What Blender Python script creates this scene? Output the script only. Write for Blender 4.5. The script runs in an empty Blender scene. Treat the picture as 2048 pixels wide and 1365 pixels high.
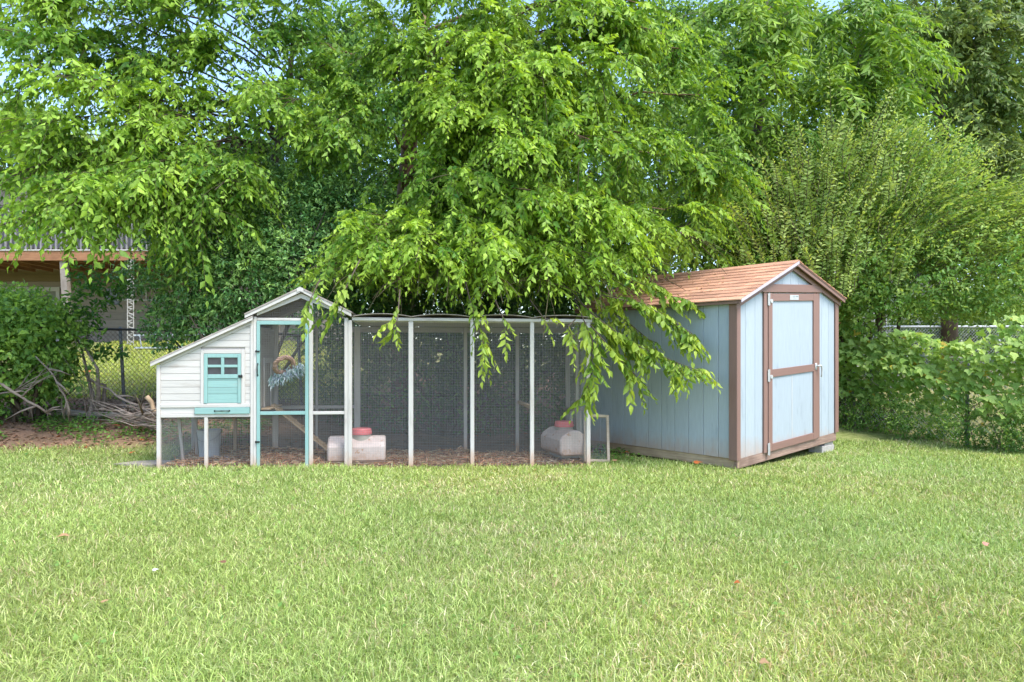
import bpy, bmesh, math, random
import numpy as np
from mathutils import Vector, Matrix, Euler

# ------------------------------------------------------------------ camera, sky, sun, exposure
sc = bpy.context.scene
COL = sc.collection
CAM_Z, HOR, FPX = 1.24, 720.0, 1365.0
cam_d = bpy.data.cameras.new('camera'); cam = bpy.data.objects.new('camera', cam_d); COL.objects.link(cam)
cam.location = (0, 0, CAM_Z); cam.rotation_euler = (math.radians(90), 0, 0)
cam_d.lens = 24.0; cam_d.sensor_width = 36.0; cam_d.shift_y = (HOR - 682.5) / 2048.0
cam_d.clip_start = 0.05; cam_d.clip_end = 600
sc.camera = cam
SUN_EL, SUN_AZ = math.radians(58), math.radians(134)      # azimuth clockwise from +Y: behind the camera, to the right
world = bpy.data.worlds.new('World'); sc.world = world; world.use_nodes = True
wn = world.node_tree.nodes; wl = world.node_tree.links
bg = wn['Background']; sky = wn.new('ShaderNodeTexSky'); sky.sky_type = 'NISHITA'; sky.sun_disc = False
sky.sun_elevation = SUN_EL; sky.sun_rotation = SUN_AZ; sky.air_density = 1.0; sky.dust_density = 1.2; sky.ozone_density = 2.0
wl.new(sky.outputs[0], bg.inputs[0]); bg.inputs[1].default_value = 0.14
sun_d = bpy.data.lights.new('sun', 'SUN'); sun = bpy.data.objects.new('sun', sun_d); COL.objects.link(sun)
sun_d.energy = 1.5; sun_d.angle = math.radians(24); sun_d.color = (1.0, 0.95, 0.86)
sdir = Vector((math.sin(SUN_AZ) * math.cos(SUN_EL), math.cos(SUN_AZ) * math.cos(SUN_EL), math.sin(SUN_EL)))
sun.rotation_euler = sdir.to_track_quat('Z', 'Y').to_euler()
sun.location = sdir * 40
vs = sc.view_settings; vs.view_transform = 'Standard'; vs.look = 'None'; vs.gamma = 1; vs.use_curve_mapping = False
vs.exposure = 1.85
sc.cycles.use_denoising = True
try: sc.cycles.denoiser = 'OPENIMAGEDENOISE'
except Exception: pass
sc.cycles.max_bounces = 10; sc.cycles.diffuse_bounces = 6; sc.cycles.transmission_bounces = 6; sc.cycles.transparent_max_bounces = 6
sc.cycles.caustics_reflective = False; sc.cycles.caustics_refractive = False

R = random.Random(7)
def RS(s): return np.random.RandomState(s)
def at(px, py, Y): return Vector(((px - 1024) / FPX * Y, Y, CAM_Z + (HOR - py) / FPX * Y))

# ------------------------------------------------------------------ materials
def nodes_of(name):
    m = bpy.data.materials.new(name); m.use_nodes = True
    nt = m.node_tree; b = nt.nodes['Principled BSDF']
    return m, nt, b
def ramp(nt, fac, stops):
    r = nt.nodes.new('ShaderNodeValToRGB'); el = r.color_ramp.elements
    while len(el) < len(stops): el.new(0.5)
    for e, (p, c) in zip(el, stops):
        e.position = p; e.color = (c[0], c[1], c[2], 1) if not isinstance(c, float) else (c, c, c, 1)
    nt.links.new(fac, r.inputs[0]); return r.outputs[0]
def noise(nt, scale, detail=4, vec=(1, 1, 1), coord='Object', rough=0.6, off=0):
    tc = nt.nodes.new('ShaderNodeTexCoord'); mp = nt.nodes.new('ShaderNodeMapping'); n = nt.nodes.new('ShaderNodeTexNoise')
    mp.inputs['Scale'].default_value = vec; mp.inputs['Location'].default_value = (off, off * 1.7, off * .6)
    n.inputs['Scale'].default_value = scale; n.inputs['Detail'].default_value = detail; n.inputs['Roughness'].default_value = rough
    nt.links.new(tc.outputs[coord], mp.inputs[0]); nt.links.new(mp.outputs[0], n.inputs['Vector'])
    return n.outputs['Fac']
def mix(nt, fac, a, b, mode='MIX'):
    m = nt.nodes.new('ShaderNodeMix'); m.data_type = 'RGBA'; m.blend_type = mode
    for s, v in ((0, fac), (6, a), (7, b)):
        if isinstance(v, (int, float)): m.inputs[s].default_value = v
        elif isinstance(v, tuple): m.inputs[s].default_value = (*v, 1)
        else: nt.links.new(v, m.inputs[s])
    return m.outputs[2]
def bump(nt, b, h, strength=.3, dist=.01):
    bp = nt.nodes.new('ShaderNodeBump'); bp.inputs['Strength'].default_value = strength; bp.inputs['Distance'].default_value = dist
    nt.links.new(h, bp.inputs['Height']); nt.links.new(bp.outputs[0], b.inputs['Normal'])
def objvar(nt, col, amt=.12):
    oi = nt.nodes.new('ShaderNodeObjectInfo')
    v = ramp(nt, oi.outputs['Random'], [(0, (1 - amt,) * 3), (1, (1 + amt * .3,) * 3)])
    return mix(nt, 1.0, col, v, 'MULTIPLY')
def simple(name, c, rough=.6, metal=0, var=.25, scale=12, bmp=.15, vec=(1, 1, 1), spec=.4):
    m, nt, b = nodes_of(name)
    n = noise(nt, scale, 5, vec)
    lo = tuple(x * (1 - var) for x in c); hi = tuple(min(1, x * (1 + var * .6)) for x in c)
    nt.links.new(objvar(nt, ramp(nt, n, [(.3, lo), (.7, hi)]), .1), b.inputs['Base Color'])
    b.inputs['Roughness'].default_value = rough; b.inputs['Metallic'].default_value = metal
    b.inputs['Specular IOR Level'].default_value = spec
    if bmp: bump(nt, b, n, bmp)
    return m
def painted(name, c, wear, amount, axis, mud=0.0, rough=.65, grey=(.30, .25, .21)):
    """brushed paint on sawn wood: streaks along the grain axis, worn patches, mud splashed on the foot"""
    m, nt, b = nodes_of(name)
    vec = {'x': (1, 14, 14), 'y': (14, 1, 14), 'z': (14, 14, 1)}[axis]
    g = noise(nt, 5, 6, vec)
    p = noise(nt, 3.2, 5, tuple(.5 * v ** .6 for v in vec), off=3)
    col = ramp(nt, g, [(.25, tuple(x * .86 for x in c)), (.65, c)])
    col = mix(nt, ramp(nt, p, [(.62 - amount, 0.0), (.72 - amount * .5, wear)]), col, grey)
    if mud > 0:
        tc = nt.nodes.new('ShaderNodeTexCoord'); sp = nt.nodes.new('ShaderNodeSeparateXYZ'); nt.links.new(tc.outputs['Object'], sp.inputs[0])
        q = noise(nt, 14, 4, (1, 1, .5), off=8)
        ad = nt.nodes.new('ShaderNodeMath'); ad.operation = 'MULTIPLY_ADD'
        nt.links.new(q, ad.inputs[0]); ad.inputs[1].default_value = .26; nt.links.new(sp.outputs[2], ad.inputs[2])
        f = ramp(nt, ad.outputs[0], [(.13, mud), (.36, 0.0)])
        col = mix(nt, f, col, (.42, .22, .10))
    nt.links.new(objvar(nt, col, .07), b.inputs['Base Color'])
    b.inputs['Roughness'].default_value = rough
    bump(nt, b, g, .25, .004)
    return m
def rawwood(name, c1, c2, axis, rough=.8):
    m, nt, b = nodes_of(name)
    vec = {'x': (1, 16, 16), 'y': (16, 1, 16), 'z': (16, 16, 1)}[axis]
    g = noise(nt, 4, 7, vec); q = noise(nt, 2.5, 3, (1, 1, 1), off=5)
    col = mix(nt, ramp(nt, q, [(.35, 0.0), (.7, .6)]), ramp(nt, g, [(.3, c1), (.68, c2)]), tuple(x * .6 for x in c1))
    nt.links.new(objvar(nt, col, .15), b.inputs['Base Color']); b.inputs['Roughness'].default_value = rough
    bump(nt, b, g, .5, .006)
    return m
def leafmat(name, rough=.5, trans=.45):
    m, nt, b = nodes_of(name)
    a = nt.nodes.new('ShaderNodeAttribute'); a.attribute_name = 'col'
    n = noise(nt, 60, 2)
    c = mix(nt, 1.0, a.outputs['Color'], ramp(nt, n, [(.3, (.8, .8, .8)), (.7, (1.15, 1.15, 1.15))]), 'MULTIPLY')
    nt.links.new(c, b.inputs['Base Color']); b.inputs['Roughness'].default_value = rough; b.inputs['Specular IOR Level'].default_value = .35
    t = nt.nodes.new('ShaderNodeBsdfTranslucent')
    nt.links.new(mix(nt, 1.0, c, (1.25, 1.15, .6), 'MULTIPLY'), t.inputs['Color'])
    ms = nt.nodes.new('ShaderNodeMixShader'); ms.inputs[0].default_value = trans
    nt.links.new(b.outputs[0], ms.inputs[1]); nt.links.new(t.outputs[0], ms.inputs[2])
    nt.links.new(ms.outputs[0], nt.nodes['Material Output'].inputs[0])
    return m
M = {}
WHITE, TEAL = (.535, .505, .47), (.235, .40, .375)
for ax in 'xyz':
    M['white_' + ax] = painted('white_paint_' + ax, WHITE, .55, .035, ax, mud=.75)
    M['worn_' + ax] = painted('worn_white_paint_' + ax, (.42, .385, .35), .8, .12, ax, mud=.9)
    M['teal_' + ax] = painted('teal_paint_' + ax, TEAL, .3, .0, ax, mud=.3, rough=.5)
    M['blue_' + ax] = painted('blue_paint_' + ax, (.37, .425, .465), .45, .02, ax, mud=.5, rough=.6, grey=(.20, .24, .28))
    M['brown_' + ax] = painted('brown_paint_' + ax, (.235, .134, .106), .3, .0, ax, rough=.6, grey=(.14, .10, .08))
    M['wood_' + ax] = rawwood('weathered_wood_' + ax, (.34, .23, .14), (.54, .41, .27), ax)
    M['grey_' + ax] = rawwood('grey_wood_' + ax, (.20, .16, .13), (.36, .31, .27), ax)
M['framewood'] = rawwood('bare_pale_pine', (.46, .35, .26), (.64, .52, .41), 'x')
M['redwood'] = rawwood('stained_deck_wood', (.28, .12, .055), (.42, .21, .10), 'x')
M['wire'] = simple('galvanised_wire', (.27, .27, .275), .45, .35, .1, 30, 0)
M['link'] = simple('galvanised_link', (.50, .52, .53), .5, .2, .2, 20, 0)
M['linkdark'] = simple('rusted_link', (.09, .06, .045), .8, .1, .3, 30, 0)
M['railblack'] = simple('weathered_dark_rail', (.06, .052, .05), .7, .1, .4, 20, .2)
M['postgrey'] = simple('grey_steel_post', (.26, .28, .31), .6, .3, .5, 9, .2)
M['black'] = simple('black_iron', (.02, .022, .024), .45, .3, .2, 30, .1)
M['whitemetal'] = simple('white_metal', (.50, .50, .49), .35, .2, .1, 30, 0)
m, nt, b = nodes_of('mud_splashed_pinkish_plastic')
n1 = noise(nt, 16, 5, off=2); n2 = noise(nt, 5, 4, off=6)
c = ramp(nt, n2, [(.3, (.50, .39, .35)), (.7, (.64, .54, .50))]); c = mix(nt, ramp(nt, n1, [(.60, 0.0), (.68, .85)]), c, (.40, .21, .11))
tc = nt.nodes.new('ShaderNodeTexCoord'); sp_ = nt.nodes.new('ShaderNodeSeparateXYZ'); nt.links.new(tc.outputs['Object'], sp_.inputs[0])
ad = nt.nodes.new('ShaderNodeMath'); ad.operation = 'MULTIPLY_ADD'; nt.links.new(n1, ad.inputs[0]); ad.inputs[1].default_value = .3; nt.links.new(sp_.outputs[2], ad.inputs[2])
c = mix(nt, ramp(nt, ad.outputs[0], [(.16, .7), (.28, 0.0)]), c, (.42, .23, .13))
nt.links.new(c, b.inputs['Base Color']); b.inputs['Roughness'].default_value = .6; bump(nt, b, n1, .15, .004)
M['trough'] = m
M['troughgrey'] = simple('dusty_beige_plastic', (.42, .38, .32), .6, 0, .2, 9, .1)
M['redlid'] = simple('faded_red_plastic', (.66, .17, .18), .45, 0, .15, 9, .05)
M['bucket'] = simple('translucent_grey_plastic', (.40, .41, .43), .4, 0, .15, 7, .05)
M['shingle'] = None
m, nt, b = nodes_of('terracotta_shingle')
g1 = noise(nt, 220, 2); g2 = noise(nt, 5, 3)
c = mix(nt, ramp(nt, g1, [(.35, 0.0), (.65, 1.0)]), (.48, .225, .125), (.70, .385, .245))
c = mix(nt, ramp(nt, g2, [(.4, 0.0), (.75, .5)]), c, (.40, .22, .15))
nt.links.new(objvar(nt, c, .34), b.inputs['Base Color']); b.inputs['Roughness'].default_value = .95; bump(nt, b, g1, .9, .004)
M['shingle'] = m
M['roofdark'] = simple('dark_roof_edge', (.10, .075, .065), .9, 0, .3, 20, .2)
M['felt'] = simple('weathered_roof_felt', (.36, .31, .28), .9, 0, .35, 9, .4, (1, 4, 1))
M['concrete'] = simple('concrete', (.38, .36, .34), .95, 0, .25, 30, .5)
M['stone'] = simple('paving_stone', (.30, .26, .22), .95, 0, .25, 14, .5)
M['bark'] = rawwood('brown_bark', (.05, .036, .026), (.15, .11, .08), 'z', .9)
M['barkred'] = rawwood('peeling_red_bark', (.16, .08, .045), (.36, .22, .14), 'z', .9)
M['stick'] = rawwood('grey_brown_stick', (.16, .12, .095), (.36, .29, .24), 'x', .9)
M['log'] = rawwood('lichened_log', (.17, .14, .11), (.38, .35, .30), 'x', .95)
M['twig'] = simple('green_brown_twig', (.10, .085, .04), .8, 0, .3, 20, 0)
M['glass'] = simple('dusty_window_pane', (.045, .045, .055), .25, 0, .5, 9, 0, spec=.6)
M['leaf'] = leafmat('leaf')
M['glossleaf'] = leafmat('glossy_leaf', .35, .22)
M['grass'] = leafmat('grass_blade', .6, .3)
M['litter'] = leafmat('dry_leaf', .8, .15)
M['siding'] = simple('taupe_house_siding', (.27, .225, .175), .75, 0, .12, 4, .1, (1, 1, 6))
M['siding_olive'] = simple('olive_house_siding', (.20, .15, .07), .75, 0, .12, 4, .1, (1, 1, 6))
M['trimw'] = simple('grey_white_trim', (.42, .40, .37), .7, 0, .15, 6, .1)
M['baluster'] = simple('grey_baluster', (.25, .24, .235), .7, 0, .15, 6, .1)
M['screen'] = simple('dark_porch_screen', (.075, .075, .08), .8, 0, .5, 3, 0)
M['curtain'] = simple('grey_green_blind', (.20, .20, .16), .8, 0, .2, 3, 0)
M['alu'] = simple('aluminium', (.48, .50, .53), .4, .6, .15, 9, 0)
M['redwall'] = simple('red_paint', (.33, .03, .025), .7, 0, .2, 6, .1)
M['paleroof'] = simple('orange_roof', (.50, .22, .12), .9, 0, .3, 30, .3)
M['palewall'] = simple('pale_siding', (.55, .53, .52), .8, 0, .15, 5, .1)
M['ring'] = simple('grapevine_twig', (.38, .25, .19), .85, 0, .45, 40, .4)

# ------------------------------------------------------------------ object helpers
def empty(name, loc=(0, 0, 0), rz=0.0):
    o = bpy.data.objects.new(name, None); o.empty_display_size = .2; COL.objects.link(o)
    o.location = loc; o.rotation_euler = (0, 0, rz); return o
def tag(o, label=None, cat=None, group=None, kind=None):
    if label: o['label'] = label
    if cat: o['category'] = cat
    if group: o['group'] = group
    if kind: o['kind'] = kind
    return o
class MB:
    def __init__(s, tf=None): s.v = []; s.f = []; s.tf = tf
    def add(s, vs_, fs):
        n = len(s.v); s.v += [tuple(v) for v in vs_]; s.f += [tuple(i + n for i in f) for f in fs]; return s
    def box(s, x0, x1, y0, y1, z0, z1, ch=.0025):
        ch = min(ch, (x1 - x0) * .3, (y1 - y0) * .3, (z1 - z0) * .3)
        if ch <= 1e-5:
            vs_ = [(x, y, z) for z in (z0, z1) for y in (y0, y1) for x in (x0, x1)]
            return s.add(vs_, [(0, 2, 3, 1), (4, 5, 7, 6), (0, 1, 5, 4), (2, 6, 7, 3), (0, 4, 6, 2), (1, 3, 7, 5)])
        vs_, idx = [], {}
        X, Y, Z = (x0, x1), (y0, y1), (z0, z1)
        for i in (0, 1):
            for j in (0, 1):
                for k in (0, 1):
                    sx, sy, sz = (1, -1)[i] * ch, (1, -1)[j] * ch, (1, -1)[k] * ch
                    for a, d in enumerate(((0, sy, sz), (sx, 0, sz), (sx, sy, 0))):
                        idx[(i, j, k, a)] = len(vs_); vs_.append((X[i] + d[0], Y[j] + d[1], Z[k] + d[2]))
        fs = []
        q = [(0, 0), (1, 0), (1, 1), (0, 1)]
        for i in (0, 1):
            f = [idx[(i, j, k, 0)] for j, k in q]; fs.append(tuple(f if i else f[::-1]))
            f = [idx[(j, i, k, 1)] for j, k in q]; fs.append(tuple(f[::-1] if i else f))
            f = [idx[(j, k, i, 2)] for j, k in q]; fs.append(tuple(f if i else f[::-1]))
        for a, b_ in ((0, 0), (0, 1), (1, 0), (1, 1)):
            fs.append((idx[(0, a, b_, 1)], idx[(1, a, b_, 1)], idx[(1, a, b_, 2)], idx[(0, a, b_, 2)]))
            fs.append((idx[(a, 0, b_, 0)], idx[(a, 1, b_, 0)], idx[(a, 1, b_, 2)], idx[(a, 0, b_, 2)]))
            fs.append((idx[(a, b_, 0, 0)], idx[(a, b_, 1, 0)], idx[(a, b_, 1, 1)], idx[(a, b_, 0, 1)]))
        for i in (0, 1):
            for j in (0, 1):
                for k in (0, 1): fs.append(tuple(idx[(i, j, k, a)] for a in range(3)))
        return s.add(vs_, fs)
    def prism(s, poly, y0, y1, axis='y'):
        n = len(poly)
        mk = {'y': lambda p, t: (p[0], t, p[1]), 'x': lambda p, t: (t, p[0], p[1]), 'z': lambda p, t: (p[0], p[1], t)}[axis]
        vs_ = [mk(p, y0) for p in poly] + [mk(p, y1) for p in poly]
        return s.add(vs_, [tuple(range(n)), tuple(range(2 * n - 1, n - 1, -1))] + [(i, i + n, (i + 1) % n + n, (i + 1) % n) for i in range(n)])
    def tube(s, pts, rad, n=6, cap=True):
        pts = [Vector(p) for p in pts]; rad = rad if hasattr(rad, '__len__') else [rad] * len(pts)
        vs_, fs = [], []; up = Vector((0.13, .21, 1)).normalized()
        for i, p in enumerate(pts):
            t = (pts[min(i + 1, len(pts) - 1)] - pts[max(i - 1, 0)]).normalized()
            a = t.cross(up); a = a.normalized() if a.length > .05 else t.cross(Vector((1, 0, 0))).normalized(); b_ = t.cross(a)
            for k in range(n):
                w = 2 * math.pi * k / n; vs_.append(p + (a * math.cos(w) + b_ * math.sin(w)) * rad[i])
        for i in range(len(pts) - 1):
            for k in range(n):
                fs.append((i * n + k, i * n + (k + 1) % n, (i + 1) * n + (k + 1) % n, (i + 1) * n + k))
        if cap: fs.append(tuple(range(n))[::-1]); fs.append(tuple((len(pts) - 1) * n + k for k in range(n)))
        return s.add(vs_, fs)
    def lathe(s, prof, n=24, c=(0, 0, 0)):
        vs_, fs = [], []
        for r, z in prof:
            for k in range(n):
                w = 2 * math.pi * k / n; vs_.append((c[0] + r * math.cos(w), c[1] + r * math.sin(w), c[2] + z))
        for i in range(len(prof) - 1):
            for k in range(n): fs.append((i * n + k, i * n + (k + 1) % n, (i + 1) * n + (k + 1) % n, (i + 1) * n + k))
        fs.append(tuple(range(n))[::-1]); fs.append(tuple((len(prof) - 1) * n + k for k in range(n)))
        return s.add(vs_, fs)
    def build(s, name, mat_, parent=None, smooth=False, label=None):
        me = bpy.data.meshes.new(name)
        vs_ = [s.tf(v) for v in s.v] if s.tf else s.v
        me.from_pydata(vs_, [], s.f)
        bm = bmesh.new(); bm.from_mesh(me); bmesh.ops.recalc_face_normals(bm, faces=bm.faces); bm.to_mesh(me); bm.free()
        if smooth: me.polygons.foreach_set('use_smooth', [True] * len(me.polygons))
        me.materials.append(mat_); o = bpy.data.objects.new(name, me); COL.objects.link(o)
        if parent: o.parent = parent
        if label: o['label'] = label
        return o
def bx(name, mt, parent, x0, x1, y0, y1, z0, z1, ch=.0025, tf=None, label=None):
    return MB(tf).box(x0, x1, y0, y1, z0, z1, ch).build(name, M[mt], parent, label=label)
def np_mesh(name, V, T, C, mat_, parent=None, smooth=False):
    """triangles straight from numpy arrays with a per-vertex leaf colour"""
    me = bpy.data.meshes.new(name); nv, nt_ = len(V), len(T)
    me.vertices.add(nv); me.vertices.foreach_set('co', np.ascontiguousarray(V, dtype=np.float32).ravel())
    me.loops.add(nt_ * 3); me.loops.foreach_set('vertex_index', np.ascontiguousarray(T, dtype=np.int32).ravel())
    me.polygons.add(nt_); me.polygons.foreach_set('loop_start', np.arange(0, nt_ * 3, 3, dtype=np.int32))
    me.update(calc_edges=True)
    if C is not None:
        a = me.color_attributes.new('col', 'FLOAT_COLOR', 'POINT')
        a.data.foreach_set('color', np.concatenate([C, np.ones((nv, 1))], 1).astype(np.float32).ravel())
    if smooth: me.polygons.foreach_set('use_smooth', np.ones(nt_, dtype=bool))
    me.materials.append(mat_); o = bpy.data.objects.new(name, me); COL.objects.link(o)
    if parent: o.parent = parent
    return o
def nrm(a): return a / np.maximum(np.linalg.norm(a, axis=-1, keepdims=True), 1e-9)

LEAF = {   # outline per leaf: (along, across, lift); triangles; a fold along the midrib
 'near': ([(0, 0, 0), (.30, .5, .10), (.30, -.5, .10), (.5, 0, 0), (.66, .30, .05), (.66, -.30, .05), (1, 0, -.16)],
          [(0, 1, 3), (0, 3, 2), (1, 4, 3), (2, 3, 5), (4, 6, 3), (3, 6, 5)]),
 'fold': ([(0, 0, 0), (.36, .5, .10), (.36, -.5, .10), (.55, 0, 0), (1, 0, -.14)], [(0, 1, 3), (0, 3, 2), (1, 4, 3), (3, 4, 2)]),
 'mid': ([(0, 0, 0), (.38, .5, .09), (.38, -.5, .09), (1, 0, -.12)], [(0, 1, 3), (0, 3, 2)]),
 'lobed': ([(0, 0, 0), (.05, .42, .05), (.38, .62, .02), (.50, .34, .04), (1, 0, -.12), (.50, -.34, .04), (.38, -.62, .02), (.05, -.42, .05), (.4, 0, 0)],
           [(8, 0, 1), (8, 1, 2), (8, 2, 3), (8, 3, 4), (8, 4, 5), (8, 5, 6), (8, 6, 7), (8, 7, 0)]),
}
def leaves(kind, P, D, N, L, W, C):
    sh, tr = LEAF[kind]; sh = np.array(sh); tr = np.array(tr); n = len(P); k = len(sh)
    D = nrm(D); S = nrm(np.cross(D, N)); N2 = np.cross(S, D)
    V = (P[:, None, :] + D[:, None, :] * (sh[None, :, 0:1] * L[:, None, None]) + S[:, None, :] * (sh[None, :, 1:2] * W[:, None, None])
         + N2[:, None, :] * (sh[None, :, 2:3] * L[:, None, None]))
    T = tr[None] + (np.arange(n) * k)[:, None, None]
    CC = np.repeat(C[:, None, :], k, 1)
    return V.reshape(-1, 3), T.reshape(-1, 3), CC.reshape(-1, 3)
def merge(parts):
    V, T, C, o = [], [], [], 0
    for v, t, c in parts: V.append(v); T.append(t + o); C.append(c); o += len(v)
    return np.concatenate(V), np.concatenate(T), np.concatenate(C)
def twigs_mesh(segs, r0, r1, C):
    """segs: n x k x 3 polylines to three-sided twigs"""
    n, k, _ = segs.shape
    t = nrm(np.gradient(segs, axis=1)); a = nrm(np.cross(t, np.array([.3, .2, 1.]))); b_ = np.cross(t, a)
    rr = np.linspace(0, 1, k)[None, :, None] * (r1 - r0) + r0
    ring = []
    for j in range(3):
        w = 2 * math.pi * j / 3; ring.append(segs + (a * math.cos(w) + b_ * math.sin(w)) * rr)
    V = np.stack(ring, 2)                       # n,k,3,3
    base = (np.arange(n) * k * 3)[:, None, None]
    T = []
    for i in range(k - 1):
        for j in range(3):
            p, q = i * 3 + j, i * 3 + (j + 1) % 3
            T += [(p, q, q + 3), (p, q + 3, p + 3)]
    T = np.array(T)[None] + base
    CC = np.tile(np.array(C), (n * k * 3, 1))
    return V.reshape(-1, 3), T.reshape(-1, 3), CC

def vnoise(x, y, seed=0, f=1.0):
    r = RS(seed); s = 0
    for i in range(7):
        a = r.uniform(0, 6.28); w = f * r.uniform(.5, 2.2); s = s + np.sin((x * math.cos(a) + y * math.sin(a)) * w * 2 + r.uniform(0, 6.28))
    return s / 7 * 1.6

# ------------------------------------------------------------------ ground
def sst(a, b_, x):
    t = np.clip((x - a) / (b_ - a), 0, 1); return t * t * (3 - 2 * t)
def G(x, y):
    x = np.asarray(x, float); y = np.asarray(y, float)
    wl_ = sst(-2.0, -4.2, x)
    yl = np.clip(y - 7.9, 0, None); gl = .2 * np.minimum(yl * yl / (yl + .4), 8.0) + .03 * np.clip(y - 17, 0, 40)
    yr = np.clip(y - 9.2, 0, None); gr = .125 * np.minimum(yr * yr / (yr + .5), 7) + .04 * np.clip(y - 17, 0, 40)
    s = wl_ * gl + (1 - wl_) * gr
    s = s + .065 * sst(.2, -3.4, x) * sst(5.2, 7.0, y)
    return s + .008 * vnoise(x, y, 3, .8) * sst(2, 3, y)
def gz(x, y): return float(G(x, y))
# coop frame
CA = math.radians(7.5); CUX, CUY = math.cos(CA), math.sin(CA)
CY0 = 7.40; CX0 = (313 - 1024) / FPX * CY0
def cu(px, w=0.0):
    k = (px - 1024) / FPX; ox, oy = CX0 - w * CUY, CY0 + w * CUX
    return (k * oy - ox) / (CUX - k * CUY)
def cz(px, py, w=0.0):
    Y = CY0 + cu(px, w) * CUY + w * CUX; return CAM_Z + (HOR - py) / FPX * Y
def c2w(u, w): return CX0 + u * CUX - w * CUY, CY0 + u * CUY + w * CUX
def w2c(x, y): return (x - CX0) * CUX + (y - CY0) * CUY, -(x - CX0) * CUY + (y - CY0) * CUX
CL, CD = cu(1181), 1.16
# shed frame
SA = .696; SX, SY, SZ0 = 2.528, 7.685, CAM_Z - 1.124
SUX, SUY = math.cos(SA), math.sin(SA); SW, SL = 2.44, 2.44
def w2s(x, y): return (x - SX) * SUX + (y - SY) * SUY, -(x - SX) * SUY + (y - SY) * SUX
def s2w(u, v): return SX + u * SUX - v * SUY, SY + u * SUY + v * SUX
def su(px):
    k = (px - 1024) / FPX; return (k * SY - SX) / (SUX - k * SUY)
FENCE_R = [(9.8, 6.5), (7.4, 8.6), (6.36, 9.5), (5.55, 11.0), (4.9, 12.2)]     # near right fence line (world)
def fence_y(x):
    pts = sorted(FENCE_R); return np.interp(x, [p[0] for p in pts], [p[1] for p in pts])
def edge(x):
    """far edge of the mown grass"""
    x = np.asarray(x, float); u0 = CX0 - .1
    e = np.where(x < u0, 8.5 + .25 * vnoise(x, x * 0, 5, 1.5), 0)
    fr = CY0 + (x - CX0) * CUY / CUX - .03
    e = np.where((x >= u0) & (x < .95), fr, e)
    e = np.where((x >= .95) & (x < 2.5), 8.3 + (2.5 - x) * .45, e)
    return np.where(x >= 2.5, fence_y(x) - .2 + .12 * vnoise(x, x * 0, 6, 2), e)
def soilmask(x, y):
    e = edge(x); n = .35 * vnoise(x, y, 11, 2.2)
    s = sst(-.25, .35, y - e + n * .5)
    ul, wl2 = w2c(x, y); inside = (ul > 0) & (ul < CL) & (wl2 > 0) & (wl2 < CD)
    s = np.where(inside, 1.0, s)
    lawn2 = sst(10.7, 11.6, y) * sst(-2.2, -3.2, x)            # neighbour's lawn beyond the left fence
    s = np.where(x > 4.2, s * .35, s)
    return np.clip(s * (1 - lawn2) + lawn2 * .25 * np.clip(vnoise(x, y, 12, 1.2) + .3, 0, 1), 0, 1)
xs = np.concatenate([-9 - np.geomspace(1, 150, 22)[::-1], np.arange(-9, 9.01, .12), 9 + np.geomspace(1, 150, 22)])
ys = np.concatenate([np.arange(-6, 1.5, .8), np.arange(1.5, 13, .12), 13 + np.geomspace(.3, 260, 45)])
gx, gy = np.meshgrid(xs, ys); gzv = G(gx, gy); sm = soilmask(gx, gy)
sm = np.where(gy > 18, .3, sm)
V = np.stack([gx, gy, gzv], -1).reshape(-1, 3); nx, ny = len(xs), len(ys)
I = (np.arange(ny - 1)[:, None] * nx + np.arange(nx - 1)[None]).ravel()
T = np.concatenate([np.stack([I, I + 1, I + nx + 1], 1), np.stack([I, I + nx + 1, I + nx], 1)])
m, nt, b = nodes_of('ground_soil_and_turf')
a = nt.nodes.new('ShaderNodeAttribute'); a.attribute_name = 'col'
sx = nt.nodes.new('ShaderNodeSeparateColor'); nt.links.new(a.outputs['Color'], sx.inputs[0])
n1 = noise(nt, 9, 8, rough=.7); n2 = noise(nt, 45, 5, off=4); n3 = noise(nt, 2.2, 4, off=9)
soil = mix(nt, n2, (.17, .10, .065), (.38, .235, .155)); soil = mix(nt, ramp(nt, n3, [(.4, 0.0), (.65, .6)]), soil, (.13, .09, .055))
turf = mix(nt, ramp(nt, n1, [(.35, 0.0), (.65, 1.0)]), (.14, .19, .045), (.31, .34, .13))
turf = mix(nt, ramp(nt, n2, [(.5, 0.0), (.75, .6)]), turf, (.24, .17, .09))
nt.links.new(mix(nt, sx.outputs[0], turf, soil), b.inputs['Base Color']); b.inputs['Roughness'].default_value = 1
b.inputs['Specular IOR Level'].default_value = .1
bump(nt, b, n2, .8, .03)
C = np.repeat(sm.reshape(-1, 1), 3, 1)
tag(np_mesh('ground', V, T, C, m, smooth=True), 'ground rising gently towards the trees', kind='structure')

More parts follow.
